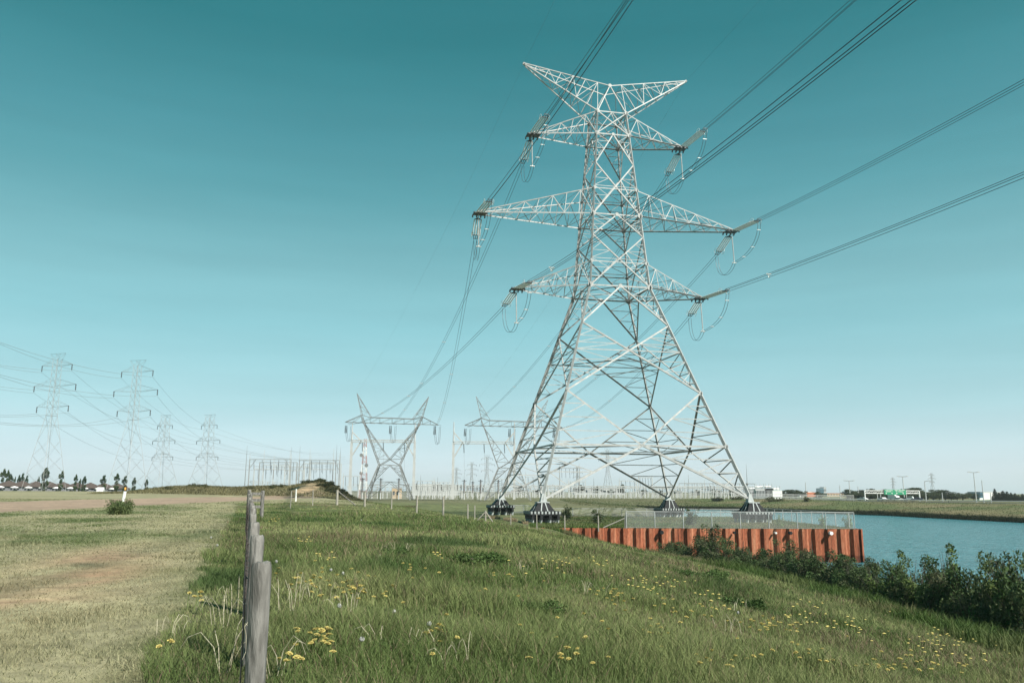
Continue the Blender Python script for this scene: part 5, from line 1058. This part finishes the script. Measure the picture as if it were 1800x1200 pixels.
for i, (a, b, t, D, ms, lb) in enumerate(((437, 510, 809, 400, 10, 'leftmost low portal frame in the yard, behind the ridge'), (455, 521, 814, 395, 0, 'darker portal frame overlapping the leftmost one'), (462, 508, 819, 440, 26, 'small portal frame nested inside the left pair'), (525, 596, 810, 400, 12, 'portal frame above the left slope of the mound'), (533, 599, 816, 430, 0, 'lower portal frame behind the mound'), (543, 585, 814, 460, 24, 'small portal frame directly behind the mound top'), (480, 545, 822, 470, 20, 'faint portal frame in the gap left of the mound'), (985, 1020, 822, 480, 8, 'narrow portal frame behind the big pylon front left leg'), (1124, 1148, 838, 470, 4, 'low portal frame left of the back footing'))):
    portal(a, b, t, D, lb, mast=ms, knee=i in (0, 3), wpx=1.7, ins=5, mt='steel_pyl' if i % 2 or i == 0 else 'steel_white')
for i, (a, b, t, D, ms, lb) in enumerate(((868, 892, 842, 430, 6, 'small pale portal left of the right dead-end tower base'), (925, 960, 838, 450, 10, 'pale portal behind the front left leg of the big pylon'), (1000, 1030, 846, 420, 6, 'low pale portal under the belt beam, left'), (1090, 1120, 844, 440, 5, 'low pale portal under the belt beam, middle'), (1205, 1240, 848, 450, 6, 'low pale portal behind the right hand leg'), (1262, 1290, 850, 450, 3, 'low pale portal just left of the rightmost leg'), (730, 765, 846, 430, 6, 'low pale portal right of the left dead-end tower'), (762, 792, 848, 470, 8, 'low faint portal left of the white masted portal'), (446, 500, 826, 430, 8, 'second tier portal behind the ridge, left'), (500, 535, 828, 450, 14, 'second tier portal behind the ridge, middle'), (545, 590, 826, 430, 10, 'second tier portal behind the mound'), (604, 632, 838, 420, 6, 'small portal between mound and radio mast'))):
    portal(a, b, t, D, lb, mast=ms, knee=i % 3 == 0, wpx=1.6, ins=4, mt='steel_white')
# lightning masts
for px, t, D, lb in ((431, 785, 400, 'thin lightning mast left of the leftmost portal'), (510, 787, 410, 'thin mast above the left portals, nearer one'), (525, 785, 410, 'thin mast above the left portals, right one'), (590, 783, 420, 'thin mast right of the mound, grey'), (597, 787, 425, 'thin mast right of the mound, white'), (1315, 812, 480, 'tall antenna mast with a ball, right of the big pylon leg'), (1212, 832, 470, 'short mast behind the right legs'), (1255, 838, 470, 'short mast below the belt beam of the big pylon'), (1340, 850, 480, 'stub mast above the transformer'), (740, 835, 450, 'mast right of the left dead-end tower'), (770, 838, 470, 'second mast right of the left dead-end tower'), (1045, 838, 480, 'mast left of the framed distant pylon'), (1180, 842, 470, 'mast over the back footing')):
    x = xat(px, 860, D); z0 = h1(x, D); ht = zat(t, D) - z0; fo = empty('lightning_mast', (x, D, z0), lb, 'mast', 'thin masts in the switchyard'); m = MB(); m.tube([(0, 0, 0), (0, 0, ht * .6), (0, 0, ht)], [.22, .15, .04], 6); m.build('pole', M['steel_far'], fo)
    if px in (1315, 1212, 1255): m = MB(); m.tube([(0, 0, ht * .36), (0, 0, ht * .40), (0, 0, ht * .44)], [.4, .9, .3], 10); m.build('collar', M['steel_far'], fo)
# red and white radio mast
x = xat(640, 862, 330); z0 = h1(x, 330); ht = zat(772, 330) - z0; fo = empty('radio_mast', (x, 330, z0), 'red and white banded lattice radio mast with dishes behind the left dead-end tower', 'radio mast')
for b_ in range(7):
    m = MB(); RB = .16; za, zb = ht * b_ / 7, ht * (b_ + 1) / 7; hfa, hfb = 1.5 - 1.1 * b_ / 7, 1.5 - 1.1 * (b_ + 1) / 7
    for c0, c1, nr in FACES:
        m.bar((c0[0] * hfa, c0[1] * hfa, za), (c0[0] * hfb, c0[1] * hfb, zb), .2, nr)
        for q in range(2): t0, t1 = q / 2, (q + 1) / 2; fa = lerp(hfa, hfb, t0); fb = lerp(hfa, hfb, t1); m.bar((c0[0] * fa, c0[1] * fa, lerp(za, zb, t0)), (c1[0] * fb, c1[1] * fb, lerp(za, zb, t1)), .09, nr); m.bar((c1[0] * fa, c1[1] * fa, lerp(za, zb, t0)), (c0[0] * fb, c0[1] * fb, lerp(za, zb, t1)), .09, nr)
    m.build('mast_section', M['red' if b_ % 2 == 0 else 'white'], fo)
for zf, dx in ((.72, -1.2), (.55, 1), (.42, -1)):
    m = MB(); m.tube([(dx, -.6, ht * zf), (dx, -1.0, ht * zf)], [.3, .75], 12); m.build('dish', M['steel_far'], fo)
# dark breaker columns
def column_proto():
    fo = empty('surge_arrester', (0, 0, 0), 'x', 'insulator column', 'dark insulator columns in the yard'); m = MB(); m.tube([(0, 0, 0), (0, 0, 2.2)], .22, 8); m.build('pedestal', M['steel_white'], fo)
    m = MB(); ins_string(m, (0, 0, 2.2), (0, 0, 6.2), .42, .32); m.build('porcelain_column', M['porcelain'], fo)
    m = MB(); m.tube([(math.cos(a) * .8, math.sin(a) * .8, 6.3) for a in np.linspace(0, 2 * math.pi, 17)], .07, 6); m.tube([(-.8, 0, 6.3), (.8, 0, 6.3)], .05, 5); m.tube([(0, 0, 6.2), (0, 0, 6.7)], .2, 8); m.build('corona_ring', M['hard'], fo); return fo
cpn = column_proto()
for i, (px, t, D, lb) in enumerate(((638, 841, 285, 'dark column with ring under the radio mast'), (670, 841, 290, 'dark column inside the left dead-end tower, left one'), (702, 841, 290, 'dark column inside the left dead-end tower, right one'), (817, 843, 290, 'dark column right of the white masted portal post'), (846, 843, 290, 'dark column left of the right dead-end tower legs'), (877, 843, 290, 'dark column inside the right dead-end tower'), (655, 846, 330, 'small column between the radio mast and the left tower leg'), (832, 846, 330, 'small grey column between the two dark ones'))):
    x = xat(px, 862, D); z0 = h1(x, D); s = (zat(t, D) - z0) / 6.7
    if i == 0: cpn.location = (x, D, z0); cpn.scale = (s,) * 3; cpn['label'] = lb
    else: copy_tree(cpn, (x, D, z0), 0, s, lb)
# rows of bus supports
def support_proto(k):
    fo = empty('busbar_support', (0, 0, 0), 'x', 'busbar support', 'pale busbar supports in the yard'); m = MB()
    if k == 0: m.tube([(0, 0, 0), (0, 0, 2.6)], .17, 6)
    elif k == 1: m.bar((-.9, 0, 0), (-.9, 0, 2.6), .22, angle=False); m.bar((.9, 0, 0), (.9, 0, 2.6), .22, angle=False); m.bar((-1.5, 0, 2.7), (1.5, 0, 2.7), .25, angle=False); m.bar((-.9, 0, .2), (.9, 0, 2.4), .1, angle=False)
    else: m.tube([(0, 0, 0), (0, 0, 3.0)], .22, 6); m.bar((-1.3, 0, 3.0), (1.3, 0, 3.0), .25, angle=False)
    m.build('stand', M['steel_white'], fo)
    for x_ in ((0,), (-1.3, 0, 1.3), (-1.1, 1.1))[k]: m = MB(); ins_string(m, (x_, 0, 2.6 + .3 * (k == 2)), (x_, 0, 4.4 + .4 * k), .16, .25); m.build('post_insulator', M['porc_grey' if k != 1 else 'porcelain'], fo)
    m = MB(); m.tube([(-.3, 0, 4.45 + .4 * k), (.3, 0, 4.45 + .4 * k)], .15, 6); m.build('clamp', M['steel_white'], fo); return fo
sps = [support_proto(k) for k in range(3)]; su = [0, 0, 0]
for row, (a, b, D, st, g_) in enumerate(((736, 800, 300, 9, 'first row of supports between the two dead-end towers'), (742, 868, 350, 6.5, 'second row of supports between the two dead-end towers'), (905, 1330, 366, 9.5, 'front row of supports under the big pylon'), (900, 1330, 400, 8.3, 'middle row of supports under the big pylon'), (905, 1335, 440, 7.6, 'rear row of supports under the big pylon'), (612, 735, 330, 8.5, 'row of supports behind the left dead-end tower'), (440, 600, 400, 9, 'row of supports behind the mound ridge'), (720, 900, 420, 7, 'rear row of supports between the dead-end towers'))):
    px = a
    while px < b:
        x = xat(px, 862, D); z0 = h1(x, D); k = random.choice((0, 0, 1, 2)); s = random.uniform(.85, 1.25); lb = 'pale busbar support in the ' + g_
        if not su[k]: su[k] = 1; o = sps[k]; o.location = (x, D, z0); o.scale = (s,) * 3; o['label'] = lb
        else: o = copy_tree(sps[k], (x, D, z0), random.uniform(-.2, .2), s, lb)
        o['group'] = g_; px += st * random.uniform(.75, 1.3)
    for k, hh_ in enumerate((4.6, 5.4)):
        m = MB(); xa, xb = xat(a, 862, D), xat(b, 862, D); n = 12; pts_ = [Vector((lerp(xa, xb, t), D, h1(lerp(xa, xb, t), D) + hh_)) for t in np.linspace(0, 1, n)]; m.tube([p - pts_[0] for p in pts_], .10, 5); o = m.build('busbar', M['steel_white']); o.location = pts_[0]
        tag(o, '%s horizontal busbar over the %s' % (('lower', 'upper')[k], g_), 'busbar')
zf_ = lambda p: h1(p.x, p.y)
chain_fence('yard_fence', [((xat(612, 870, 290), 290), (xat(870, 870, 292), 292))], 2.3, 'pale yard fence between the two dead-end towers', 'chain_far', .07, 6, zf_, 'steel_white')
chain_fence('yard_fence', [((xat(870, 870, 346), 352), (xat(1510, 870, 372), 377))], 2.3, 'long pale yard fence along the top of the far bank', 'chain_far', .08, 6, zf_, 'steel_white')
# long horizontal line gantry right
x0, x1 = xat(1195, 850, 430), xat(1328, 850, 430); z0 = h1(x0, 430); zt = zat(848, 430) - z0; fo = empty('cable_gantry', ((x0 + x1) / 2, 430, z0), 'long thin overhead beam on slender posts right of the big pylon', 'gantry'); m = MB(); m.bar((-(x1 - x0) / 2, 0, zt), ((x1 - x0) / 2, 0, zt), .3, angle=False); m.build('beam', M['steel_far'], fo)
for i in range(6): xx = -(x1 - x0) / 2 + (x1 - x0) * i / 5; m = MB(); m.tube([(xx, 0, 0), (xx, 0, zt)], .16, 6); m.build('post', M['steel_white'], fo)
# transformers
def transformer(px, D, w, h, label, mt, fins=True):
    x = xat(px, 866, D); z0 = h1(x, D); fo = empty('transformer', (x, D, z0), label, 'transformer', 'transformers at the right end of the yard'); m = MB(); m.box((0, 0, h / 2 + .3), (w, 3, h)); m.box((0, 0, h + .4), (w * 1.04, 3.1, .2)); m.box((0, 0, .15), (w * 1.1, 3.4, .3)); m.build('tank', M[mt], fo)
    if fins:
        m = MB(); n = 7
        for i in range(n): m.box((-w / 2 + w * (i + .5) / n, -1.8, h * .5 + .2), (w / n * .35, .9, h * .75))
        m.build('radiator', M['grey_bld'], fo)
    m = MB(); m.tube([(-w * .35, .8, h + 1.3), (w * .35, .8, h + 1.3)], .45, 12); m.bar((-.3 * w, .8, h + .4), (-.3 * w, .8, h + 1), .15, angle=False); m.bar((.3 * w, .8, h + .4), (.3 * w, .8, h + 1), .15, angle=False); m.build('conservator', M['white'], fo)
    for i in (-1, 0, 1): m = MB(); ins_string(m, (i * w * .3, -.6, h + .5), (i * w * .36, -.8, h + 2.8), .2, .25); m.build('bushing', M['porc_grey'], fo)
transformer(1337, 385, 5, 4.0, 'pale transformer with fins left of the dark one', 'steel_white'); transformer(1352, 385, 4.2, 4.2, 'dark transformer in the middle of the three', 'dark'); transformer(1366, 384, 4.5, 3.4, 'white transformer rightmost of the three', 'white', False); transformer(1324, 392, 3.6, 3.2, 'small grey transformer beside the sloping pylon leg', 'grey_bld')
def building(px0, px1, top, D, depth, label, mt, roof=None, rm='roof', rh=0, cat='building', windows=0, wm='window', zb=None, name='building'):
    x0, x1 = xat(px0, 862, D), xat(px1, 862, D); z0 = h1(x0, D) if zb is None else zb; h = max(zat(top, D) - z0, 1) - rh; w = x1 - x0; fo = empty(name, ((x0 + x1) / 2, D, z0), label, cat); m = MB(); m.box((0, depth / 2, h / 2 - .5), (w, depth, h + 1)); m.build('wall', M[mt], fo)
    if roof == 'flat': m = MB(); m.box((0, depth / 2, h + .15), (w * 1.02, depth * 1.02, .3)); m.build('roof', M[rm], fo)
    if roof == 'hip':
        m = MB(); a, b_ = w / 2 + .4, depth / 2 + .4; rl = max(0, a - b_); yc_ = depth / 2; vs = [(-a, yc_ - b_, h), (a, yc_ - b_, h), (a, yc_ + b_, h), (-a, yc_ + b_, h), (-rl, yc_, h + rh), (rl, yc_, h + rh)]; m.add(vs, [(0, 1, 5, 4), (1, 2, 5), (2, 3, 4, 5), (3, 0, 4), (3, 2, 1, 0)]); m.build('roof', M[rm], fo)
    for i in range(windows):
        x_ = -w / 2 + w * (i + .5) / windows; m = MB(); m.box((x_, -.05, h * .55), (w / windows * .5, .12, h * .35)); m.build('window', M[wm], fo)
    return fo, w, h
# row of brown roofed houses
pos = ['first house from the left edge', 'second house of the row', 'third house of the row', 'fourth house, behind the first pylon', 'fifth house, left of the conifer gap', 'sixth house of the row', 'seventh house of the row', 'eighth house, before the white car', 'last house of the row, beside the second pylon']
for i in range(9):
    a = -12 + i * 24.5; hf, w, h = building(a, a + 23.5, 847.5 + i * .5, 255 + i * 1.5, 9, 'grey house with brown hip roof, ' + pos[i], 'wall', 'hip', 'roof', 1.9, 'house', 4, name='house', zb=.75); hf['group'] = 'brown roofed houses in a row'
    m = MB(); c_ = Vector((w * .32, -1.6, h * .62 + .2)); vs = []; n = 12
    m.tube([c_ + Vector((0, 0, -.05)), c_ + Vector((0, 0, .05)), c_ + Vector((0, 0, .3)), c_ + Vector((0, 0, .5))], [1.15, 1.2, .85, .15], 14); m.build('awning', M['white'], hf)
building(690, 704, 857, 310, 6, 'small tan control kiosk inside the left dead-end tower', 'tan', 'flat', 'grey_bld', .4, 'kiosk', 2, name='kiosk')
building(728, 806, 852, 520, 20, 'long low white shed far behind the yard', 'steel_white', 'flat', 'white', .5, 'shed', 0)
building(1010, 1100, 856, 700, 20, 'low grey industrial shed beyond the busbars under the pylon', 'grey_bld', 'flat', 'grey_bld', .5, 'shed', 6)
# right-hand skyline
x = xat(1423, 866, 620); z0 = h1(x, 620); fo = empty('domed_hall', (x, 620, z0), 'white round roofed hall with red entrance across the canal', 'hall'); rw = 7.2; zc = zat(861, 620) - z0; m = MB(); n = 18; prof = [(-rw * math.cos(math.pi * i / n), zc - 4 + 4 * math.sin(math.pi * i / n)) for i in range(n + 1)]; vs = [(a, 0, b) for a, b in prof] + [(a, 22, b) for a, b in prof]; m.add(vs, [(i, i + 1, i + n + 2, i + n + 1) for i in range(n)]); m.build('roof', M['white'], fo)
m = MB(); m.add([(a * .97, .1, b) for a, b in prof] + [(rw * .97, .1, 0), (-rw * .97, .1, 0)], [tuple(range(n + 3))]); m.build('wall', M['white'], fo); m = MB(); m.box((1.5, -.3, 1.7), (8, .5, 3.4)); m.build('entrance', M['orange_roof'], fo)
building(1443, 1449, 855, 1500, 20, 'dark blue glass tower block, left of two', 'blue_glass', 'flat', 'grey_bld', .5, 'tower block', 3); building(1449.5, 1454, 853, 1500, 20, 'pale tower block beside the blue glass one', 'steel_white', 'flat', 'grey_bld', .5, 'tower block', 3)
building(1455, 1484, 863, 700, 20, 'long low building with orange red roof left of the trees', 'tan', 'flat', 'orange_roof', .8, 'building', 6); building(1695, 1719, 869, 600, 15, 'low building with bright orange roof right of the sign gantry', 'grey_bld', 'hip', 'orange_roof', 2.0, 'building', 4)
building(1636, 1643, 860, 640, 15, 'small white house with pitched top near the far pylon', 'white', 'hip', 'white', 1.2, 'building', 1); building(1643, 1670, 861, 700, 20, 'grey office block behind the highway trees', 'grey_bld', 'flat', 'wall', .5, 'building', 8)
building(1724, 1730, 860, 560, 15, 'dark blue glass block attached to the white hall at right', 'blue_glass', 'flat', 'wall', .5, 'building', 2); building(1730, 1750, 860, 562, 20, 'large white windowless hall beside the spruces', 'white', 'flat', 'white', .4, 'building'); building(1754, 1766, 860, 700, 20, 'distant pale building above the spruces', 'steel_white', 'flat', 'white', .5, 'building', 4)
building(1785, 1815, 872, 440, 12, 'low house with grey roof at the right edge below the spruces', 'wall', 'hip', 'grey_bld', 2, 'house', 3); building(1676, 1692, 866, 800, 20, 'pale row of flats behind the roadside trees', 'tan', 'flat', 'steel_white', .5, 'building', 5)
building(1722, 1742, 871, 410, 2, 'white roadside board on posts below the blue glass block', 'white', None, 'roof', 0, 'board')
# green knoll on the right
n = 24; m = MB(); kx, ky = xat(1762, 872, 400), 400; kz = h1(kx, ky); vs = [(0, 0, zat(874, 400) - kz)]
for rr_, zz_ in ((5, .85), (9, .5), (12.5, .12), (14.5, -.05)): vs += [(math.cos(a) * rr_, math.sin(a) * rr_ * .7, (zat(874, 400) - kz) * zz_) for a in np.linspace(0, 2 * math.pi, n, endpoint=False)]
fs = [(0, 1 + i, 1 + (i + 1) % n) for i in range(n)] + [(1 + r_ * n + i, 1 + (r_ + 1) * n + i, 1 + (r_ + 1) * n + (i + 1) % n, 1 + r_ * n + (i + 1) % n) for r_ in range(3) for i in range(n)]
m.add(vs, fs); M['knoll'] = mat('knoll_turf', (.07, .12, .03), .95, 0, .2, .5); o = m.build('knoll_terrain', M['knoll'], smooth=True); o.location = (kx, ky, kz); tag(o, kind='structure')
# highway
road = [(104, 362), (130, 345), (170, 290), (196, 240), (215, 150), (222, 60)]
def strip(pts, w0, w1, dz, name, mt):
    m = MB(); vs = []
    P_ = [Vector((*p, 0)) for p in pts]; fine = []
    for a, b in zip(P_[:-1], P_[1:]): fine += [lerp(a, b, t) for t in np.linspace(0, 1, 10, endpoint=False)]
    fine.append(P_[-1])
    for i, p in enumerate(fine):
        d = (fine[min(i + 1, len(fine) - 1)] - fine[max(i - 1, 0)]).normalized(); nn_ = Vector((-d.y, d.x, 0)); a, b = p + nn_ * w0, p + nn_ * w1; zz_ = max(h1(p.x, p.y), -2.06) + dz; vs += [(a.x, a.y, zz_), (b.x, b.y, zz_)]
    m.add(vs, [(2 * i, 2 * i + 1, 2 * i + 3, 2 * i + 2) for i in range(len(fine) - 1)]); return m.build(name, M[mt]), fine
o, fine = strip(road, 0, 14, .12, 'highway_road', 'asphalt'); tag(o, kind='structure')
o, _ = strip(road, 6.8, 7.1, .135, 'highway_centre_line', 'white'); tag(o, kind='structure')
fo = empty('guard_rail', fine[0], 'pale steel guard rail along the far highway above the canal', 'guard rail'); m = MB(); pts_ = [p + Vector((-1.0, 0, max(h1(p.x, p.y), -2.06) + .75)) - fine[0] for p in fine]; m.tube(pts_, .17, 5); m.build('rail', M['steel_white'], fo)
for p in fine[::2]: m = MB(); q = p - fine[0]; m.box((q.x - 1.0, q.y, max(h1(p.x, p.y), -2.06) + .35), (.15, .15, .8)); m.build('post', M['steel_far'], fo)
# overhead sign gantry
D = 345; z0 = -2.0; x0, x1 = xat(1521, 862, D), xat(1617, 862, D); cx = (x0 + x1) / 2; hx = (x1 - x0) / 2; zt = zat(859, D) - z0; fo = empty('sign_gantry', (cx, D, z0), 'white overhead road gantry carrying the green direction sign', 'sign gantry')
for s_ in (-1, 1): m = MB(); m.tube([(s_ * hx, 0, -.5), (s_ * hx, 0, zt)], .28, 8); m.build('post', M['white'], fo)
m = MB(); a0, a1, b0, b1 = Vector((-hx, 0, zt)), Vector((hx, 0, zt)), Vector((-hx, 0, zt - 1.1)), Vector((hx, 0, zt - 1.1)); m.bar(a0, a1, .28, angle=False); m.bar(b0, b1, .28, angle=False); truss(m, a0, a1, b0, b1, 16, .12, (0, -1, 0)); m.build('beam', M['white'], fo)
x2, x3 = xat(1555, 862, D) - cx, xat(1593, 862, D) - cx; zs0, zs1 = zat(866, D) - z0, zat(857, D) - z0; m = MB(); m.box(((x2 + x3) / 2, -.35, (zs0 + zs1) / 2), (x3 - x2, .14, zs1 - zs0)); sg = m.build('sign_panel', M['green_sign'], fo)
m = MB(); rs = random.Random(4)
yy = -.435
def bx(a, b, c, d): m.box(((a + b) / 2, yy, (c + d) / 2), (abs(b - a), .03, abs(d - c)))
W_ = x3 - x2; H_ = zs1 - zs0
for a, b, r0 in ((.03, .06, .80), (.08, .20, .78), (.22, .40, .76), (.48, .62, .84), (.66, .78, .80), (.80, .95, .84), (.08, .30, .55), (.52, .60, .60), (.64, .88, .55)): bx(x2 + W_ * a, x2 + W_ * b, zs0 + H_ * r0, zs0 + H_ * (r0 + .09))
for a in (.08, .35, .57, .86): 
    c_ = x2 + W_ * a; m.add([(c_ - .28, yy, zs0 + H_ * .30), (c_ + .28, yy, zs0 + H_ * .30), (c_, yy, zs0 + H_ * .10)], [(0, 1, 2)]); bx(c_ - .09, c_ + .09, zs0 + H_ * .3, zs0 + H_ * .42)
m.build('lettering', M['white'], sg)
for px, t, D, lb, ty in ((1590, 834, 352, 'tall lamp mast with T top right of the green sign', 'T'), (1716, 826, 296, 'tallest lamp mast with wide T top, left of the white hall', 'T'), (1729, 840, 300, 'tall slim pole just right of the tallest lamp mast', 'P'), (1628, 842, 335, 'curved arm street lamp right of the gantry', 'C'), (1657, 862, 318, 'plain short pole right of the curved lamp', 'P'), (1543, 864, 352, 'short pole under the left half of the gantry', 'P'), (1548.5, 864, 352, 'short pole beside the one under the gantry', 'P'), (1594, 860, 350, 'short pole at the right end of the green sign', 'P'), (1495, 842, 420, 'slim lamp mast above the left trees', 'T'), (1478, 850, 480, 'thin lamp mast by the orange roofed building', 'P'), (1742, 862, 296, 'short pole right of the tallest masts', 'P'), (1300, 860, 420, 'thin pole in front of the yard', 'P'), (1418, 845, 600, 'faint mast over the domed hall', 'P'), (1510, 852, 430, 'thin mast left of the gantry', 'P')):
    x = xat(px, 862, D); z0 = h1(x, D); ht = zat(t, D) - z0; fo = empty('lamp_mast', (x, D, z0), lb, 'lamp mast' if ty != 'P' else 'pole', 'poles and lamp masts by the highway'); r_ = .17 * D / 250; m = MB(); m.tube([(0, 0, -.3), (0, 0, ht)], [r_, r_ * .6], 8); m.build('pole', M['steel_white'], fo); e = 8 * D / FPX
    if ty == 'T':
        m = MB(); m.tube([(-e, 0, ht + .02), (0, 0, ht - .1), (e, 0, ht + .02)], r_ * .45, 6); m.build('arm', M['steel_far'], fo)
        for s_ in (-1, 1): m = MB(); m.box((s_ * e, 0, ht + .08), (.9, .4, .25)); m.build('lamp_head', M['steel_white'], fo)
    if ty == 'C': m = MB(); m.tube([(0, 0, ht - .5), (.5, 0, ht), (1.6, 0, ht + .2), (2.4, 0, ht + .1)], r_ * .5, 6); m.build('arm', M['steel_far'], fo)
# cars
def car(px, D, label, mt, tall=1.0, rz=.25, zb=None):
    x = xat(px, 870, D); z0 = max(h1(x, D), -2.06) + .13 if zb is None else zb; fo = empty('parked_car' if zb else 'car', (x, D, z0), label, 'car' if tall < 1.5 else 'truck', None, rz)
    m = MB(); L, w, h = 4.4, 1.8, 1.45 * tall
    if tall < 1.5: prof = [(-2.2, .3), (-2.2, .75), (-1.9, .92), (-1.2, 1.0), (-.7, h), (.9, h), (1.5, .98), (2.15, .85), (2.2, .3)]
    else: prof = [(-3.2, .5), (-3.2, h), (1.4, h), (1.45, 2.0), (2.2, 1.9), (2.5, 1.1), (2.6, .5)]
    n = len(prof); vs = [(-w / 2, -a, b) for a, b in prof] + [(w / 2, -a, b) for a, b in prof]; m.add(vs, [(i, (i + 1) % n, (i + 1) % n + n, i + n) for i in range(n)] + [tuple(range(n))[::-1], tuple(range(n, 2 * n))]); m.build('body', M[mt], fo)
    m = MB(); m.box((0, .8 if tall < 1.5 else -2.36, h * .83), (w * 1.01 if tall < 1.5 else 1.5, .5 if tall < 1.5 else .06, h * .2)); m.box((0, -.1, h * .82), (w * 1.015, 1.4, h * .18)) if tall < 1.5 else None; m.build('window', M['window'], fo)
    for a in (-1.4, 1.35):
        for s_ in (-1, 1): m = MB(); m.tube([(s_ * (w / 2 - .2), a, .33), (s_ * (w / 2 + .01), a, .33)], .33, 12); m.build('wheel', M['tyre'], fo)
    for s_ in (-1, 1): m = MB(); m.box((s_ * .7, (-2.21 if tall < 1.5 else -2.62), .8), (.28, .05, .16)); m.build('headlight', M['white'], fo)
car(1517, 352, 'white car left of the gantry post on the highway', 'car_white', rz=.7); car(1579, 347, 'white car under the green road sign', 'car_white', rz=1.2); car(1573, 372, 'white high sided truck behind the sign gantry', 'car_white', 2.0); car(1601, 343, 'white van like car right of the green sign', 'car_white', 1.25, .9); car(1613, 338, 'dark blue car near the right gantry post', 'car_dark', 1, 1.0); car(1552, 350, 'small pale car left of the short poles', 'car_white', .95, .2); car(1594, 352, 'dark car half hidden behind the pole', 'car_dark', 1, .4)
car(178, 238, 'white car parked in front of the brown roofed houses', 'car_white', 1.0, .35, zb=.6)
M['haze'] = bpy.data.materials.new('haze'); M['haze'].use_nodes = True; t = M['haze'].node_tree
for n in list(t.nodes):
    if n.type == 'BSDF_PRINCIPLED': t.nodes.remove(n)
pv = t.nodes.new('ShaderNodeVolumePrincipled'); pv.inputs['Color'].default_value = (.80, .90, .93, 1); pv.inputs['Density'].default_value = HAZE; pv.inputs['Anisotropy'].default_value = .2
t.links.new(pv.outputs[0], t.nodes['Material Output'].inputs['Volume'])
m = MB(); m.box((0, 1160, 31), (3420, 2900, 84)); o = m.build('haze', M['haze']); o['kind'] = 'stuff'
